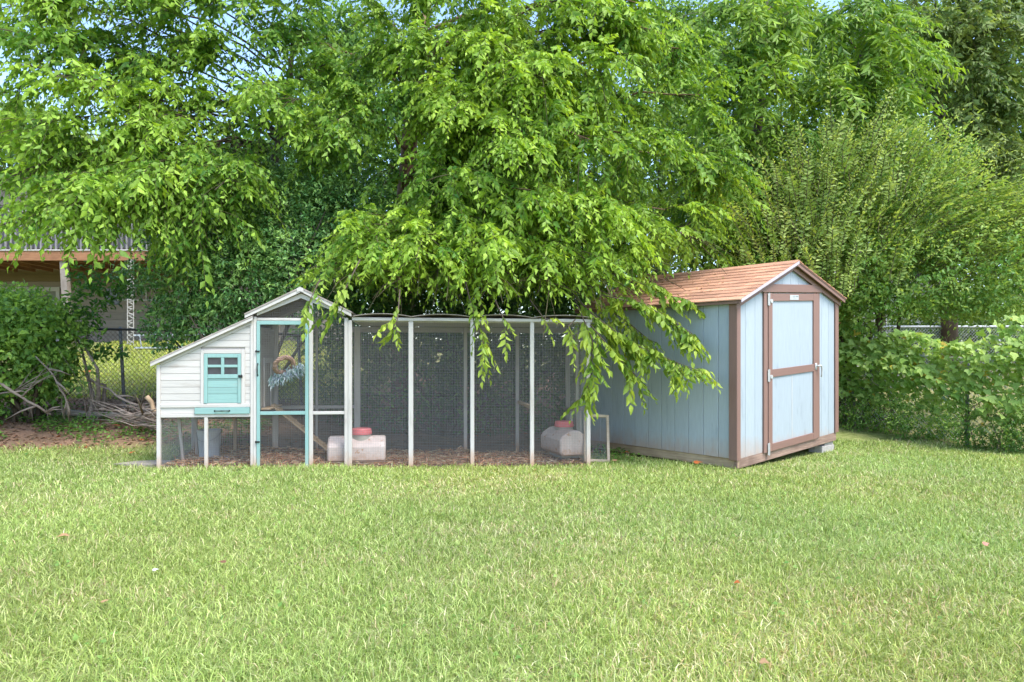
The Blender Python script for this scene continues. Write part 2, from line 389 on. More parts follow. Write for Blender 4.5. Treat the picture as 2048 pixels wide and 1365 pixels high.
# ------------------------------------------------------------------ grass
def blades(xy, h, w, col, seed, lean=.9):
    r = RS(seed); n = len(xy); P = np.column_stack([xy, G(xy[:, 0], xy[:, 1]) - .004])
    a = r.uniform(0, 2 * np.pi, n); d = np.stack([np.cos(a), np.sin(a), np.zeros(n)], 1)
    f = r.uniform(0, 2 * np.pi, n); s = np.stack([np.cos(f), np.sin(f), np.zeros(n)], 1)
    ln = np.abs(r.normal(.95, .5, n)) * lean
    up = np.array([0, 0, 1.])
    m1 = P + (up * .62 + d * (ln * .32)[:, None]) * h[:, None]; m1[:, 2] = P[:, 2] + h * .55 / np.sqrt(1 + ln * .5)
    tp = P + d * (h * ln * 1.05)[:, None]; tp[:, 2] = P[:, 2] + h * np.clip(1 - .42 * ln * ln, .12, 1)
    V = np.stack([P - s * w[:, None] * .5, P + s * w[:, None] * .5, m1 - s * w[:, None] * .42, m1 + s * w[:, None] * .42, tp], 1)
    T = np.array([(0, 1, 3), (0, 3, 2), (2, 3, 4)])[None] + (np.arange(n) * 5)[:, None, None]
    C = np.repeat(col[:, None, :], 5, 1)
    return V.reshape(-1, 3), T.reshape(-1, 3), C.reshape(-1, 3)
def grasscol(x, y, r, n):
    base = np.array([(.29, .38, .11), (.37, .45, .15), (.46, .52, .23), (.21, .31, .08), (.62, .56, .37), (.50, .39, .25)])
    dry = np.clip(.10 + .15 * vnoise(x, y, 21, .9) + .16 * vnoise(x, y, 22, 3), .04, .75)
    u = r.uniform(0, 1, n); k = r.choice(4, n, p=[.36, .30, .18, .16])
    k = np.where(u < dry, r.choice([4, 4, 5], n), k)
    c = base[k] * r.uniform(.62, 1.3, (n, 1))
    g = 1 + .10 * vnoise(x, y, 23, .7); yel = .06 * vnoise(x, y, 24, .5)
    c = c * g[:, None] * np.array([1.09, 1.10, .98]); c[:, 0] *= 1 + yel; c[:, 2] *= 1 - yel
    return np.clip(c, .01, .8)
r = RS(5)
parts = []
for (ya, yb, dens, wf) in ((1.9, 3.1, 8800, 1.0), (3.1, 4.5, 6600, 1.15), (4.5, 6.2, 4500, 1.45), (6.2, 9.9, 3300, 1.85)):
    hw = .92 * yb + .4; n = int(dens * 2 * hw * (yb - ya))
    x = r.uniform(-hw, hw, n); y = r.uniform(ya, yb, n)
    keep = (np.abs(x) < .92 * y + .4) & (y < edge(x) + .12 * r.normal(0, 1, n))
    us, vs2 = w2s(x, y); keep &= ~((us > -.02) & (us < SW) & (vs2 > -.02) & (vs2 < SL))
    ul, wl2 = w2c(x, y); keep &= ~((ul > -.05) & (ul < CL + .03) & (wl2 > .02) & (wl2 < CD))
    sp = vnoise(x, y, 31, 2.6); keep &= r.uniform(0, 1, n) < np.clip(1.05 + .55 * sp, .28, 1)
    x, y = x[keep], y[keep]; n = len(x)
    h = np.abs(r.normal(.041, .014, n)) + .010; h *= 1 + .22 * vnoise(x, y, 32, 2.5)
    w = r.uniform(.0032, .0058, n) * wf
    parts.append(blades(np.stack([x, y], 1), h, w, grasscol(x, y, r, n), int(ya * 10)))
n = 22000; x = r.uniform(-9.5, -3.2, n); y = r.uniform(11, 16.5, n)       # neighbour's lawn
c = grasscol(x, y, r, n) * np.array([1.25, 1.15, .6])
parts.append(blades(np.stack([x, y], 1), r.uniform(.03, .07, n), r.uniform(.01, .016, n), c, 99))
V, T, C = merge(parts); tag(np_mesh('lawn_grass', V, T, C, M['grass']), 'mown lawn with dry tan patches', 'grass', kind='stuff')
GRASS_T = len(T)

# ------------------------------------------------------------------ chicken coop
X0, Y0 = c2w(0, 0)
coop = empty('chicken_coop', (X0, Y0, 0), CA)
tag(coop, 'white wooden chicken coop with teal doors and a long wire mesh run', 'chicken coop')
PT = .042
def cpost(u0, u1, z1, w0=0.0, w1=PT, mt='white_z', z0=-.06, name='post'):
    return bx(name, mt, coop, u0, u1, w0, w1, z0, z1, .004)
zr = cz(710, 634)                 # run beam top
HB = cz(320, 836); HT = cz(320, 829)      # rail under the hen house
uL0, uL1 = cu(312.8), cu(320.5)
uH1 = cu(500.3); uP2b = cu(506.5); uP2 = cu(513.2)
# --- the lean-to roof line
def line(pa, pb, w=0.0):
    ua, za = cu(pa[0], w), cz(pa[0], pa[1], w); ub, zb = cu(pb[0], w), cz(pb[0], pb[1], w)
    return lambda u: za + (zb - za) * (u - ua) / (ub - ua)
WF = -.045                        # fascia stands forward of the posts
lt = line((300.5, 727), (504, 634.7), WF); lb_ = lambda u: lt(u) - .036
trimb = line((321, 731.4), (499.7, 650.8))
cpost(uL0, uL1, lb_(uL0) - .002)
cpost(uH1 + .001, uP2b, cz(503, 640), mt='white_z')
cpost(uP2b + .001, uP2, cz(510, 634), w0=-.004, w1=.05)
# siding boards, each its own, clipped under the roof trim
pitch = 13.45 / FPX * (CY0 + .02) ; zb0 = cz(320, 829)
dl, dr = cu(401), cu(489.5); wz0, wz1 = cz(445, 815.5), cz(445, 699.5)
k = 0
def clip_under(u0, u1, z0, z1, f):
    pts = [(u0, z0), (u1, z0), (u1, z1), (u0, z1)]; out = []
    for i in range(4):
        a_, b_ = pts[i], pts[(i + 1) % 4]; ia, ib = a_[1] <= f(a_[0]), b_[1] <= f(b_[0])
        if ia: out.append(a_)
        if ia != ib:
            fa, fb = a_[1] - f(a_[0]), b_[1] - f(b_[0]); t = fa / (fa - fb)
            out.append((a_[0] + (b_[0] - a_[0]) * t, a_[1] + (b_[1] - a_[1]) * t))
    return out
sdir_ = []
z = zb0
while z < cz(500, 640):
    z1 = z + pitch
    segs = [(uL1 + .001, uH1 - .001)] if (z1 <= wz0 + .005 or z >= wz1 - .005) else [(uL1 + .001, dl - .001), (dr + .001, uH1 - .001)]
    if z < cz(450, 816) - .01: segs = [(uL1 + .001, cu(389.5))]
    for (ua, ub) in segs:
        poly = clip_under(ua, ub, z + .003, z1 - .001, lambda u: trimb(u) - .001)
        if len(poly) >= 3 and abs(poly[0][0] - poly[1][0]) > .02:
            j = R.uniform(-.0015, .0015)
            MB().prism(poly, .012 + j, .026).build('siding_board', M['white_x'], coop)
    z = z1
poly = [(uL1, zb0), (uH1, zb0), (uH1, trimb(uH1)), (uL1, trimb(uL1))]
MB().prism([(p[0], p[1] - .002) for p in poly], .0265, .036).build('wall_backing', M['worn_x'], coop)
bx('rail', 'white_x', coop, uL1 + .001, uH1, .002, .04, HB, HT, .003)
bx('trim_board', 'white_x', coop, uL1 + .001, uH1, -.002, .0115, cz(400, 815.3), cz(400, 808.6), .002)
MB().prism([(uL1 + .001, trimb(uL1)), (uH1, trimb(uH1)), (uH1, trimb(uH1) + .055), (uL1 + .001, trimb(uL1) + .055)], .001, .0115).build('trim_board', M['white_x'], coop)
# lean-to roof
ue0, ue1 = cu(300.5, WF), cu(505, WF)
rf = MB().prism([(ue0, lt(ue0)), (ue1, lt(ue1)), (ue1, lt(ue1) + .014), (ue0 - .006, lt(ue0) + .011)], WF - .004, CD + .05).build('lean_to_roof', M['felt'], coop)
MB().prism([(ue0, lt(ue0) - .034), (ue1, lt(ue1) - .034), (ue1, lt(ue1) - .001), (ue0, lt(ue0) - .001)], WF, WF + .02).build('fascia_board', M['white_x'], rf)
MB().prism([(ue0, lt(ue0) - .034), (ue1, lt(ue1) - .034), (ue1, lt(ue1) - .001), (ue0, lt(ue0) - .001)], CD + .02, CD + .04).build('fascia_board', M['worn_x'], rf)
# gable roof
gl0, ga, gr0 = cu(489.5, WF), cu(600.5, WF), cu(702.5, WF)
gzl, gza, gzr = cz(489.5, 630.3, WF), cz(600.5, 577.5, WF), cz(702.5, 626, WF)
grf = MB().prism([(gl0, gzl), (ga, gza), (ga, gza + .018), (gl0 - .006, gzl + .014)], WF - .006, CD + .06).build('gable_roof', M['felt'], coop)
MB().prism([(ga, gza), (gr0, gzr), (gr0 + .006, gzr + .014), (ga, gza + .018)], WF - .006, CD + .06).build('roof_slope', M['felt'], grf)
th = .042
for (ua, za, ub, zb) in ((gl0, gzl, ga, gza), (ga, gza, gr0, gzr)):
    for ww, mt in ((WF, 'white_x'), (CD + .03, 'worn_x')):
        MB().prism([(ua, za - th + .008), (ub, zb - th + .0), (ub, zb - .001), (ua, za - .001)], ww, ww + .02).build('fascia_board', M[mt], grf)
# ridge cap of the fascia
cpw = .035
MB().prism([(ga - cpw, gza - .012 - th * .75), (ga, gza - .004 - th * .75 + .006), (ga + cpw, gza - .012 - th * .75), (ga + cpw, gza + .002), (ga, gza + .019), (ga - cpw, gza + .002)], WF - .008, WF - .001).build('ridge_trim', M['white_x'], grf)
gi = [(cu(513.8), cz(513.8, 631.8)), (cu(602), cz(602, 596.6)), (cu(690.5), cz(690.5, 631.8))]
MB().prism([gi[0], gi[1], (gi[1][0], gi[1][1] + .052), (gi[0][0], gi[0][1] + .052)], .0, .022).build('gable_trim', M['white_x'], coop)
MB().prism([gi[1], gi[2], (gi[2][0], gi[2][1] + .052), (gi[1][0], gi[1][1] + .052)], .0, .022).build('gable_trim', M['white_x'], coop)
# gable bay posts and rails
uD0, uD1 = uP2 + .001, cu(617.6)
zdt = cz(560, 642.4)
bx('rail', 'white_x', coop, uD0, uD1, .002, .04, zdt + .003, cz(560, 636.5), .003)
uQ0, uQ1 = cu(617.8), cu(625.6)
cpost(uQ0, uQ1, cz(621, 601), w0=0, w1=.04)
uR0, uRm, uR1 = cu(688.6), cu(696.2), cu(703.9)
cpost(uR0, uRm - .001, cz(690, 636)); cpost(uRm, uR1, cz(699, 641), w0=-.004)
bx('rail', 'white_x', coop, uQ1 + .001, uR0 - .001, .004, .036, cz(655, 829.5), cz(655, 823.2), .003)
bx('sill_rail', 'worn_x', coop, uP2, uR0, .01, .035, -.03, cz(600, 932), .003)
# run posts, beam, back posts
for pa, pb in ((816.9, 826.6), (940.7, 948.6), (1060.2, 1068.2), (1173.2, 1181)):
    cpost(cu(pa), cu(pb), cz(pa, 642.5), w0=.0, w1=.04)
bx('beam', 'white_x', coop, uR1 + .001, CL + .02, -.012, -.001, cz(760, 642), cz(760, 635.5), .003)
bx('beam', 'white_x', coop, uR1 + .001, CL - .002, .0, .03, cz(760, 642) + .012, cz(760, 635.5), .003, label='inner run beam')
BW0, BW1 = CD - .05, CD - .01
zbk = cz(900, 655, CD)
for pa, pb in ((546.5, 557.5), (632, 637), (709, 721.5), (820, 827), (927, 933.8), (1031, 1037.4), (1130, 1137)):
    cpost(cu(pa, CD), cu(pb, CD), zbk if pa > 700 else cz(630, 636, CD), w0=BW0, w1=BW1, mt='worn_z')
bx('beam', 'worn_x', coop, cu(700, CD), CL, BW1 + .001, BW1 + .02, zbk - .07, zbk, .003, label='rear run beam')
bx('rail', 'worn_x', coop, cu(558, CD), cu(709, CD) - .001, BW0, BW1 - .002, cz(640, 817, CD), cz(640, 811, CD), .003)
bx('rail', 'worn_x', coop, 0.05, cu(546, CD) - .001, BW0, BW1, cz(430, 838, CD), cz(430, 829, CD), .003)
cpost(.005, .045, cz(321, 736), w0=BW0, w1=BW1, mt='worn_z')
cpost(CL - .04, CL - .002, zbk, w0=.60, w1=.64, mt='worn_z')
cpost(CL - .04, CL - .002, zbk, w0=BW0, w1=BW1, mt='worn_z')
bx('side_beam', 'worn_y', coop, CL - .045, CL - .003, .045, BW0 - .001, cz(1150, 650, .5), cz(1150, 640, .5), .003)
bx('side_rail', 'worn_y', coop, CL - .04, CL - .005, .045, .599, -.02, .03, .003)
bx('perch_bar', 'wood_y', coop, cu(1034, CD), cu(1034, CD) + .045, .05, BW0 - .002, .66, .70, .003)
bx('perch_bar', 'wood_y', coop, cu(1150, .7), cu(1150, .7) + .03, .30, 1.0, .26, .30, .003)
# hanging spring
MB().tube([(cu(1134, .6), .6, zr - .03), (cu(1134, .6), .6, zr - .30)], .008, 6).build('spring', M['wire'], coop)
MB().tube([(cu(1134, .6), .6, zr - .23), (cu(1134, .6), .6, zr - .31)], .016, 8).build('bracket', M['whitemetal'], coop)
# run roof: sagging felt panels bowed between the posts
bays = [cu(706), cu(823), cu(944), cu(1064), CL + .03]
for i in range(4):
    vs_, fs = [], []; nU, nW = 9, 3; ua, ub = bays[i] + .002, bays[i + 1] - .002
    for layer in (0, 1):
        for a_ in range(nU):
            for b2 in range(nW):
                t = a_ / (nU - 1); ww = -.05 + (CD + .1) * b2 / (nW - 1)
                zz = zr + .008 + .030 * math.sin(math.pi * t) ** .8 - .05 * b2 / (nW - 1) - layer * .006
                vs_.append((ua + (ub - ua) * t, ww, zz))
    q = nU * nW
    for a_ in range(nU - 1):
        for b2 in range(nW - 1):
            p = a_ * nW + b2; fs += [(p, p + 1, p + nW + 1, p + nW), (q + p, q + p + nW, q + p + nW + 1, q + p + 1)]
    for a_ in range(nU - 1):
        for b2 in (0, nW - 1): p = a_ * nW + b2; fs.append((p, p + nW, q + p + nW, q + p))
    for b2 in range(nW - 1):
        for a_ in (0, nU - 1): p = a_ * nW + b2; fs.append((p, p + 1, q + p + 1, q + p))
    MB().add(vs_, fs).build('roof_panel', M['felt'], coop)
    bx('roof_board', 'white_x', coop, ua, ub, .035, BW0 - .001, zr - .075 + .02, zr - .058 + .02, .002)
# --- wire mesh (half inch hardware cloth)
def hcloth(u0, u1, z0, z1, w, parent=coop, top=None, sp=.019, t=.00070, axis='u', mt='wire'):
    vs_, fs = [], []
    q8 = [(0, 1, 5, 4), (1, 3, 7, 5), (3, 2, 6, 7), (2, 0, 4, 6)]
    def bar(a0, a1, b0, b1, c0, c1):
        nonlocal vs_, fs
        n = len(vs_)
        pts = [(a, c_, b_) for b_ in (b0, b1) for c_ in (c0, c1) for a in (a0, a1)]
        if axis == 'w': pts = [(c_, a, b_) for a, c_, b_ in pts]
        vs_ += pts
        if a1 - a0 > b1 - b0: fs += [tuple(n + i for i in f) for f in ((0, 1, 3, 2), (4, 6, 7, 5), (0, 4, 5, 1), (2, 3, 7, 6))]
        else: fs += [tuple(n + i for i in f) for f in q8]
    x = u0 + sp * .5
    while x < u1:
        zt = min(z1, top(x)) if top else z1
        if zt > z0 + .01: bar(x - t, x + t, z0, zt, w - t, w + t)
        x += sp
    z = z0 + sp * .5
    while z < z1:
        a, b_ = u0, u1
        if top:
            ok = [u0 + (u1 - u0) * i / 60 for i in range(61) if top(u0 + (u1 - u0) * i / 60) > z]
            if not ok: break
            a, b_ = ok[0], ok[-1]
        if b_ - a > .02: bar(a, b_, z - t, z + t, w + t, w + 3 * t)
        z += sp
    me = bpy.data.meshes.new('wire_mesh'); me.from_pydata(vs_, [], fs); me.materials.append(M[mt])
    o = bpy.data.objects.new('wire_mesh', me); COL.objects.link(o); o.parent = parent; o['kind'] = 'stuff'
    return o
MW = .034
uH2 = cu(411); uH3 = cu(415)
cpost(cu(408), cu(415.2), HB - .002, w0=.002, w1=.036)
hcloth(uL1, uH1, .0, HB, MW)
gtop = lambda u: (gi[0][1] + (gi[1][1] - gi[0][1]) * (u - gi[0][0]) / (gi[1][0] - gi[0][0]) if u < gi[1][0] else gi[1][1] + (gi[2][1] - gi[1][1]) * (u - gi[1][0]) / (gi[2][0] - gi[1][0])) + .03
hcloth(uD0, uQ0, zdt + .03, 3, MW, top=gtop)
hcloth(uQ1, uR0, 0, 3, MW, top=gtop)
for a_, b_ in ((703.9, 816.9), (826.6, 940.7), (948.6, 1060.2), (1068.2, 1173.2)): hcloth(cu(a_), cu(b_), -.02, zr - .02, MW)
hcloth(cu(558, CD), cu(709, CD), 0, zbk, BW0 - .004)
hcloth(cu(721, CD), cu(927, CD), 0, zbk - .03, BW0 - .004)
hcloth(cu(934, CD), CL - .04, 0, zbk - .03, BW0 - .004)
hcloth(.05, cu(546, CD), 0, HB, BW0 - .004)
hcloth(.05, BW0, .0, zr - .05, CL - .02, axis='w')
hcloth(.05, BW0, .0, HB, .022, axis='w')
# --- hen house shell behind the siding
hz0 = HT - .005
bx('house_floor', 'wood_x', coop, uL1, uH1 + .1, .045, BW0 - .005, HB + .005, HB + .02, .002)
MB().prism([(.045, hz0 + .03), (BW0 - .005, hz0 + .03), (BW0 - .005, trimb(uP2b) - .02), (.045, trimb(uP2b) - .02)], uP2b - .02, uP2b - .005, 'x').build('inner_wall', M['worn_y'], coop)
for a_, b_ in ((.50, .56), (.86, .92)):
    bx('pop_hole_frame', 'white_z', coop, uP2b - .004, uP2b + .012, a_, b_, hz0 + .04, hz0 + .56, .003)
bx('pop_hole_frame', 'white_y', coop, uP2b - .004, uP2b + .014, .49, .93, hz0 + .561, hz0 + .62, .003)
bx('landing_board', 'wood_y', coop, uP2b + .015, uP2b + .12, .3, .98, hz0 + .02, hz0 + .04, .003)
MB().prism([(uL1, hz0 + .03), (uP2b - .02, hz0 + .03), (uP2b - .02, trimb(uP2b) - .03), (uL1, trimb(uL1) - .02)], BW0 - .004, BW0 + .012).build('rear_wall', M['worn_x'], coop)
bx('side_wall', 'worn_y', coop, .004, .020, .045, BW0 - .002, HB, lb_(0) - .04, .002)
# ramp
uA, zA = cu(547, .65), cz(547, 807.8, .65); uB, zB = cu(662, .65), cz(662, 900, .65)
rp = MB().prism([(uA, zA - .022), (uB, zB - .022), (uB, zB), (uA, zA)], .52, .74).build('ramp', M['wood_x'], coop)
for i in range(1, 8):
    t = i / 8; uu, zz = uA + (uB - uA) * t, zA + (zB - zA) * t
    MB().prism([(uu - .008, zz + .008), (uu + .008, zz - .004), (uu + .012, zz + .006), (uu - .004, zz + .018)], .53, .73).build('cleat', M['wood_y'], rp)
# --- nest door with window
nx0, nx1, nz0, nz1 = cu(408), cu(482), cz(445, 807), cz(445, 708)
for (n_, a_, b_, c_, d_) in (('frame_board', dl, nx0 - .002, wz0 - .0, wz1), ('frame_board', nx1 + .002, dr, wz0, wz1)):
    bx(n_, 'white_z', coop, a_, b_, .0, .0255, c_, d_, .003)
bx('frame_board', 'white_x', coop, nx0 - .001, nx1 + .001, .001, .0255, nz1 + .003, wz1 - .001, .003)
bx('frame_board', 'white_x', coop, nx0 - .001, nx1 + .001, .001, .0255, wz0, nz0 - .002, .003)
nd = MB()
sL, sR = cu(415.2), cu(475.6); zt_, zm0, zm1 = cz(445, 715.6), cz(445, 757.5), cz(445, 749.2)
nd.box(nx0, sL, -.006, .02, nz0, nz1); nd.box(sR, nx1, -.006, .02, nz0, nz1)
nd.box(sL, sR, -.004, .02, zt_, nz1); nd.box(sL, sR, -.004, .02, zm0, zm1)
cm0, cm1 = cu(442.2), cu(448.2); cz0_, cz1_ = cz(445, 735.2), cz(445, 730)
nd.box(cm0, cm1, -.003, .016, zm1, zt_); nd.box(sL, cm0, -.003, .016, cz0_, cz1_); nd.box(cm1, sR, -.003, .016, cz0_, cz1_)
ndo = nd.build('nest_door', M['teal_z'], coop)
zz = [nz0 + .001, cz(445, 788.4), cz(445, 775.3), cz(445, 761.3), zm0 - .001]
for i in range(4): bx('panel_board', 'teal_x', ndo, sL + .001, sR - .001, .004, .016, zz[i] + .0012, zz[i + 1] - .0012, .002)
for (a_, b_) in ((sL, cm0), (cm1, sR)):
    for (c_, d_) in ((zm1, cz0_), (cz1_, zt_)): bx('window_pane', 'glass', ndo, a_ + .0005, b_ - .0005, .012, .0155, c_ + .0005, d_ - .0005, 0)
lt_ = MB(); ulx = cu(477); lt_.box(ulx, ulx + .045, -.016, -.007, cz(480, 755.5), cz(480, 750.5)); lt_.tube([(ulx + .036, -.022, cz(480, 757)), (ulx + .036, -.022, cz(480, 749))], .004)
lt_.build('latch', M['black'], ndo)
# --- drawer
dw = bx('drawer', 'teal_x', coop, cu(389.8), cu(499.6), -.014, .022, cz(445, 828.3), cz(445, 815.6), .003)
def pull(parent, a, b_, w, vert=False, r=.005):
    a, b_ = Vector(a), Vector(b_); mid = [a.lerp(b_, t) + Vector((0, -w * math.sin(math.pi * min(1, max(0, t)) ) ** .6 if 0 < t < 1 else 0, 0)) for t in (0, .08, .25, .5, .75, .92, 1)]
    h = MB().tube(mid, [r, r, r * .9, r * 1.3, r * .9, r, r], 8)
    for p in (a, b_):
        e = Vector((.012, 0, 0)) if not vert else Vector((.009, 0, 0)); f_ = Vector((0, 0, .012)) if not vert else Vector((0, 0, .016))
        h.add([p - e + Vector((0, .001, 0)), p - f_ + Vector((0, .001, 0)), p + e + Vector((0, .001, 0)), p + f_ + Vector((0, .001, 0)), p + Vector((0, -.007, 0))],
              [(0, 1, 4), (1, 2, 4), (2, 3, 4), (3, 0, 4), (3, 2, 1, 0)])
    return h.build('handle', M['black'], parent, smooth=True)
pull(dw, (cu(430.5), -.016, cz(446, 822)), (cu(459.5), -.016, cz(446, 822)), .022)
# --- screen door
ds0, ds1, dz0 = uD0 + .002, uD1 - .002, .01
sd = MB(); si0, si1 = cu(520.4), cu(610.4); zt2 = cz(565, 650); mz0, mz1 = cz(565, 830), cz(565, 823)
sd.box(ds0, si0, -.014, .012, dz0, zdt, .003); sd.box(si1, ds1, -.014, .012, dz0, zdt, .003)
sd.box(si0, si1, -.012, .010, zt2, zdt - .001, .003); sd.box(si0, si1, -.012, .010, mz0, mz1, .003); sd.box(si0, si1, -.012, .010, dz0 + .005, dz0 + .04, .003)
sdo = sd.build('screen_door', M['teal_z'], coop)
hcloth(si0, si1, dz0 + .02, mz0 + .005, .0135, sdo); hcloth(si0, si1, mz1 - .005, zt2 + .005, .0135, sdo)
pull(sdo, (cu(516.2), -.016, cz(516, 751)), (cu(516.2), -.016, cz(516, 728.5)), .024, True)
for py in (703.3, 884): 
    l_ = MB(); uu = cu(511); zc = cz(513, py); l_.box(uu, uu + .05, -.024, -.0145, zc - .009, zc + .009); l_.tube([(uu + .01, -.028, zc - .013), (uu + .01, -.028, zc + .013)], .005); l_.build('latch', M['black'], sdo)
# stakes under the hen house belong to its frame
for (p0, p1, ww) in (((354, 836), (364, 931), .30), ((388, 836), (390.5, 914), .75)):
    ua, za = cu(p0[0], ww), cz(p0[0], p0[1], ww); ub, zb = cu(p1[0], ww), cz(p1[0], p1[1], ww)
    MB().prism([(ua - .0, za), (ua + .03, za), (ub + .03, zb), (ub, zb)], ww, ww + .03).build('prop', M['worn_z'], coop)
bx('prop', 'wood_z', coop, cu(466.7, .9), cu(472.4, .9), .9, .94, -.02, HB, .003)
# small camera under the gable
cm = MB(); cc = (cu(613), -.02, cz(613, 619)); cm.tube([(cc[0], -.055, cc[2]), (cc[0], -.01, cc[2])], [.020, .024], 12); cm.box(cc[0] + .004, cc[0] + .03, -.02, .0, cc[2] + .01, cc[2] + .035)
cmo = cm.build('security_camera', M['black'], None); cmo.matrix_world = Matrix.Translation((X0, Y0, 0)) @ Matrix.Rotation(CA, 4, 'Z')
tag(cmo, 'small round black camera fixed under the coop gable', 'camera')

# ------------------------------------------------------------------ shed
shed = empty('garden_shed', (SX, SY, SZ0), SA)
tag(shed, 'pale blue wooden garden shed with brown trim and terracotta shingle roof', 'shed')
TF = lambda v: (v[0], v[1], v[2] + .060 * v[0] + .008 * v[1])
EZ, PZ = 1.80, 2.262; PU = SW / 2
SLOPE = (PZ - EZ) / (PU + .06)
def roofz(u): return PZ - abs(u - PU) * SLOPE
def sb(name, mt, x0, x1, y0, y1, z0, z1, ch=.003, parent=None, label=None): return bx(name, mt, parent or shed, x0, x1, y0, y1, z0, z1, ch, TF, label)
wt = lambda u: roofz(u) - .03
MB(TF).prism([(.014, 0), (SW - .014, 0), (SW - .014, wt(SW)), (PU, wt(PU)), (.014, wt(0))], .014, SL - .014).build('wall_core', M['blue_z'], shed)
# left wall boards between grooves
gv = [.092] + [.237 + .2032 * i for i in range(11)] + [SL - .002]
for i in range(len(gv) - 1):
    if gv[i + 1] - gv[i] > .03: sb('siding_board', 'blue_z', 0, .0135, gv[i] + .0025, gv[i + 1] - .0025, .0, wt(0) - .005 + .02, .003)
# rear wall and right wall
for i in range(12):
    sb('siding_board', 'blue_z', SW - .0135, SW, .004 + .2032 * i, .2032 * (i + 1) - .004, .0, wt(SW), .003)
# front boards
djl, djr = su(1525), su(1636.3)
fr = [.062, .181, .384, djl - .002]
for i in range(3): 
    a_, b_ = fr[i] + .0022, fr[i + 1] - .0022
    MB(TF).prism([(a_, 0), (b_, 0), (b_, wt(b_) - .01), (a_, wt(a_) - .01)], .0, .0135).build('siding_board', M['blue_z'], shed)
fr = [djr + .002, su(1642.5), su(1656.4), SW - .08]
for i in range(3):
    a_, b_ = fr[i] + .0022, fr[i + 1] - .0022
    MB(TF).prism([(a_, 0), (b_, 0), (b_, wt(b_) - .01), (a_, wt(a_) - .01)], .0, .0135).build('siding_board', M['blue_z'], shed)
g0 = [PU + (k_ - 3.1) * .2032 for k_ in range(7)]
for i in range(6):
    a_, b_ = g0[i] + .0025, g0[i + 1] - .0025; zb_ = 1.95
    pts = [(a_, zb_), (b_, zb_), (b_, max(zb_ + .002, wt(b_) - .01))] + ([(PU, wt(PU) - .01)] if a_ < PU < b_ else []) + [(a_, max(zb_ + .002, wt(a_) - .01))]
    MB(TF).prism(pts, .0, .0135).build('siding_board', M['blue_z'], shed)
# trims
sb('corner_trim', 'brown_z', -.018, -.001, -.018, .088, -.012, wt(0) - .005)
sb('corner_trim', 'brown_z', .0, .058, -.018, -.001, -.012, wt(0) - .005)
sb('corner_trim', 'brown_z', SW - .076, SW + .018, -.018, -.001, -.0, wt(SW) - .004)
sb('corner_trim', 'brown_z', SW + .001, SW + .018, .0, .088, -.0, wt(SW) - .004)
hz0_, hz1_ = 1.884, 1.982
sb('header_board', 'brown_x', su(1520.5), su(1640), -.036, -.017, hz0_, hz1_)
sb('door_jamb', 'brown_z', djl, su(1532.3), -.022, -.001, -.01, hz0_ - .001)
sb('door_jamb', 'brown_z', su(1631.4), djr, -.020, -.001, -.0, hz0_ - .001)
# rake trims
def rake(name, mt, ua, ub, drop0, drop1, v0, v1):
    za, zb = roofz(ua), roofz(ub)
    return MB(TF).prism([(ua, za - drop1), (ub, zb - drop1), (ub, zb - drop0), (ua, za - drop0)], v0, v1).build(name, M[mt], shed)
rake('rake_trim', 'brown_x', -.045, PU - .001, .028, .105, -.034, -.016); rake('rake_trim', 'brown_x', PU + .001, SW + .045, .028, .105, -.034, -.016)
rake('rake_fascia', 'brown_x', -.062, PU - .001, .012, .055, -.085, -.066); rake('rake_fascia', 'brown_x', PU + .001, SW + .062, .012, .055, -.085, -.066)
M['drip'] = simple('pale_drip_edge', (.50, .45, .50), .5, .2, .1, 10, 0)
rake('drip_edge', 'drip', -.072, PU - .001, -.004, .030, -.1065, -.1015)
rake('drip_edge', 'brown_x', PU + .001, SW + .066, -.001, .013, -.092, -.0865)
MB(TF).prism([(-.066, EZ - .045), (-.048, EZ - .045), (-.048, EZ + .0), (-.066, EZ - .006)], -.0645, SL + .05).build('eave_fascia', M['brown_y'], shed)
# roof deck and shingles
rd = MB(TF)
rd.prism([(-.07, roofz(-.07)), (PU, PZ), (SW + .07, roofz(SW + .07)), (SW + .07, roofz(SW + .07) - .012), (PU, PZ - .014), (-.07, roofz(-.07) - .012)], -.0655, SL + .06)
rdo = rd.build('roof', M['roofdark'], shed)
rows = 11; sl_u = (PU + .085) / rows; vlen = SL + .16
tabw = .3048
for side in (0, 1):
    jm = MB(TF)
    for i in range(rows):
        ua = -.085 + sl_u * i; ub = min(ua + sl_u * 1.12, PU - .001); off = (i % 2) * tabw * .5 + (i * .037) % .05
        v = -.10 - off
        while v < SL + .07:
            va, vb = max(v, -.10), min(v + tabw, SL + .07)
            if vb - va > .03:
                f = (lambda u: u) if side == 0 else (lambda u: SW - u)
                za, zb = roofz(ua) , roofz(ub); li = .014 + R.uniform(-.001, .003)
                vv = va + .002; vw = vb - .002
                bots = [(f(ua), vv, za + .002), (f(ua), vw, za + .002), (f(ub), vw, zb + .001), (f(ub), vv, zb + .001)]
                tops = [(f(ua) , vv, za + li), (f(ua), vw, za + li + R.uniform(-.001, .001)), (f(ub), vw, zb + .005), (f(ub), vv, zb + .005)]
                fs = [(0, 1, 2, 3), (7, 6, 5, 4), (0, 4, 5, 1), (1, 5, 6, 2), (2, 6, 7, 3), (3, 7, 4, 0)]
                if side == 0: MB(TF).add(bots + tops, fs).build('shingle', M['shingle'], rdo)
                else: jm.add(bots + tops, fs)
            v += tabw
    if side: o = jm.build('far_side_shingles', M['shingle'], rdo); o['kind'] = 'stuff'
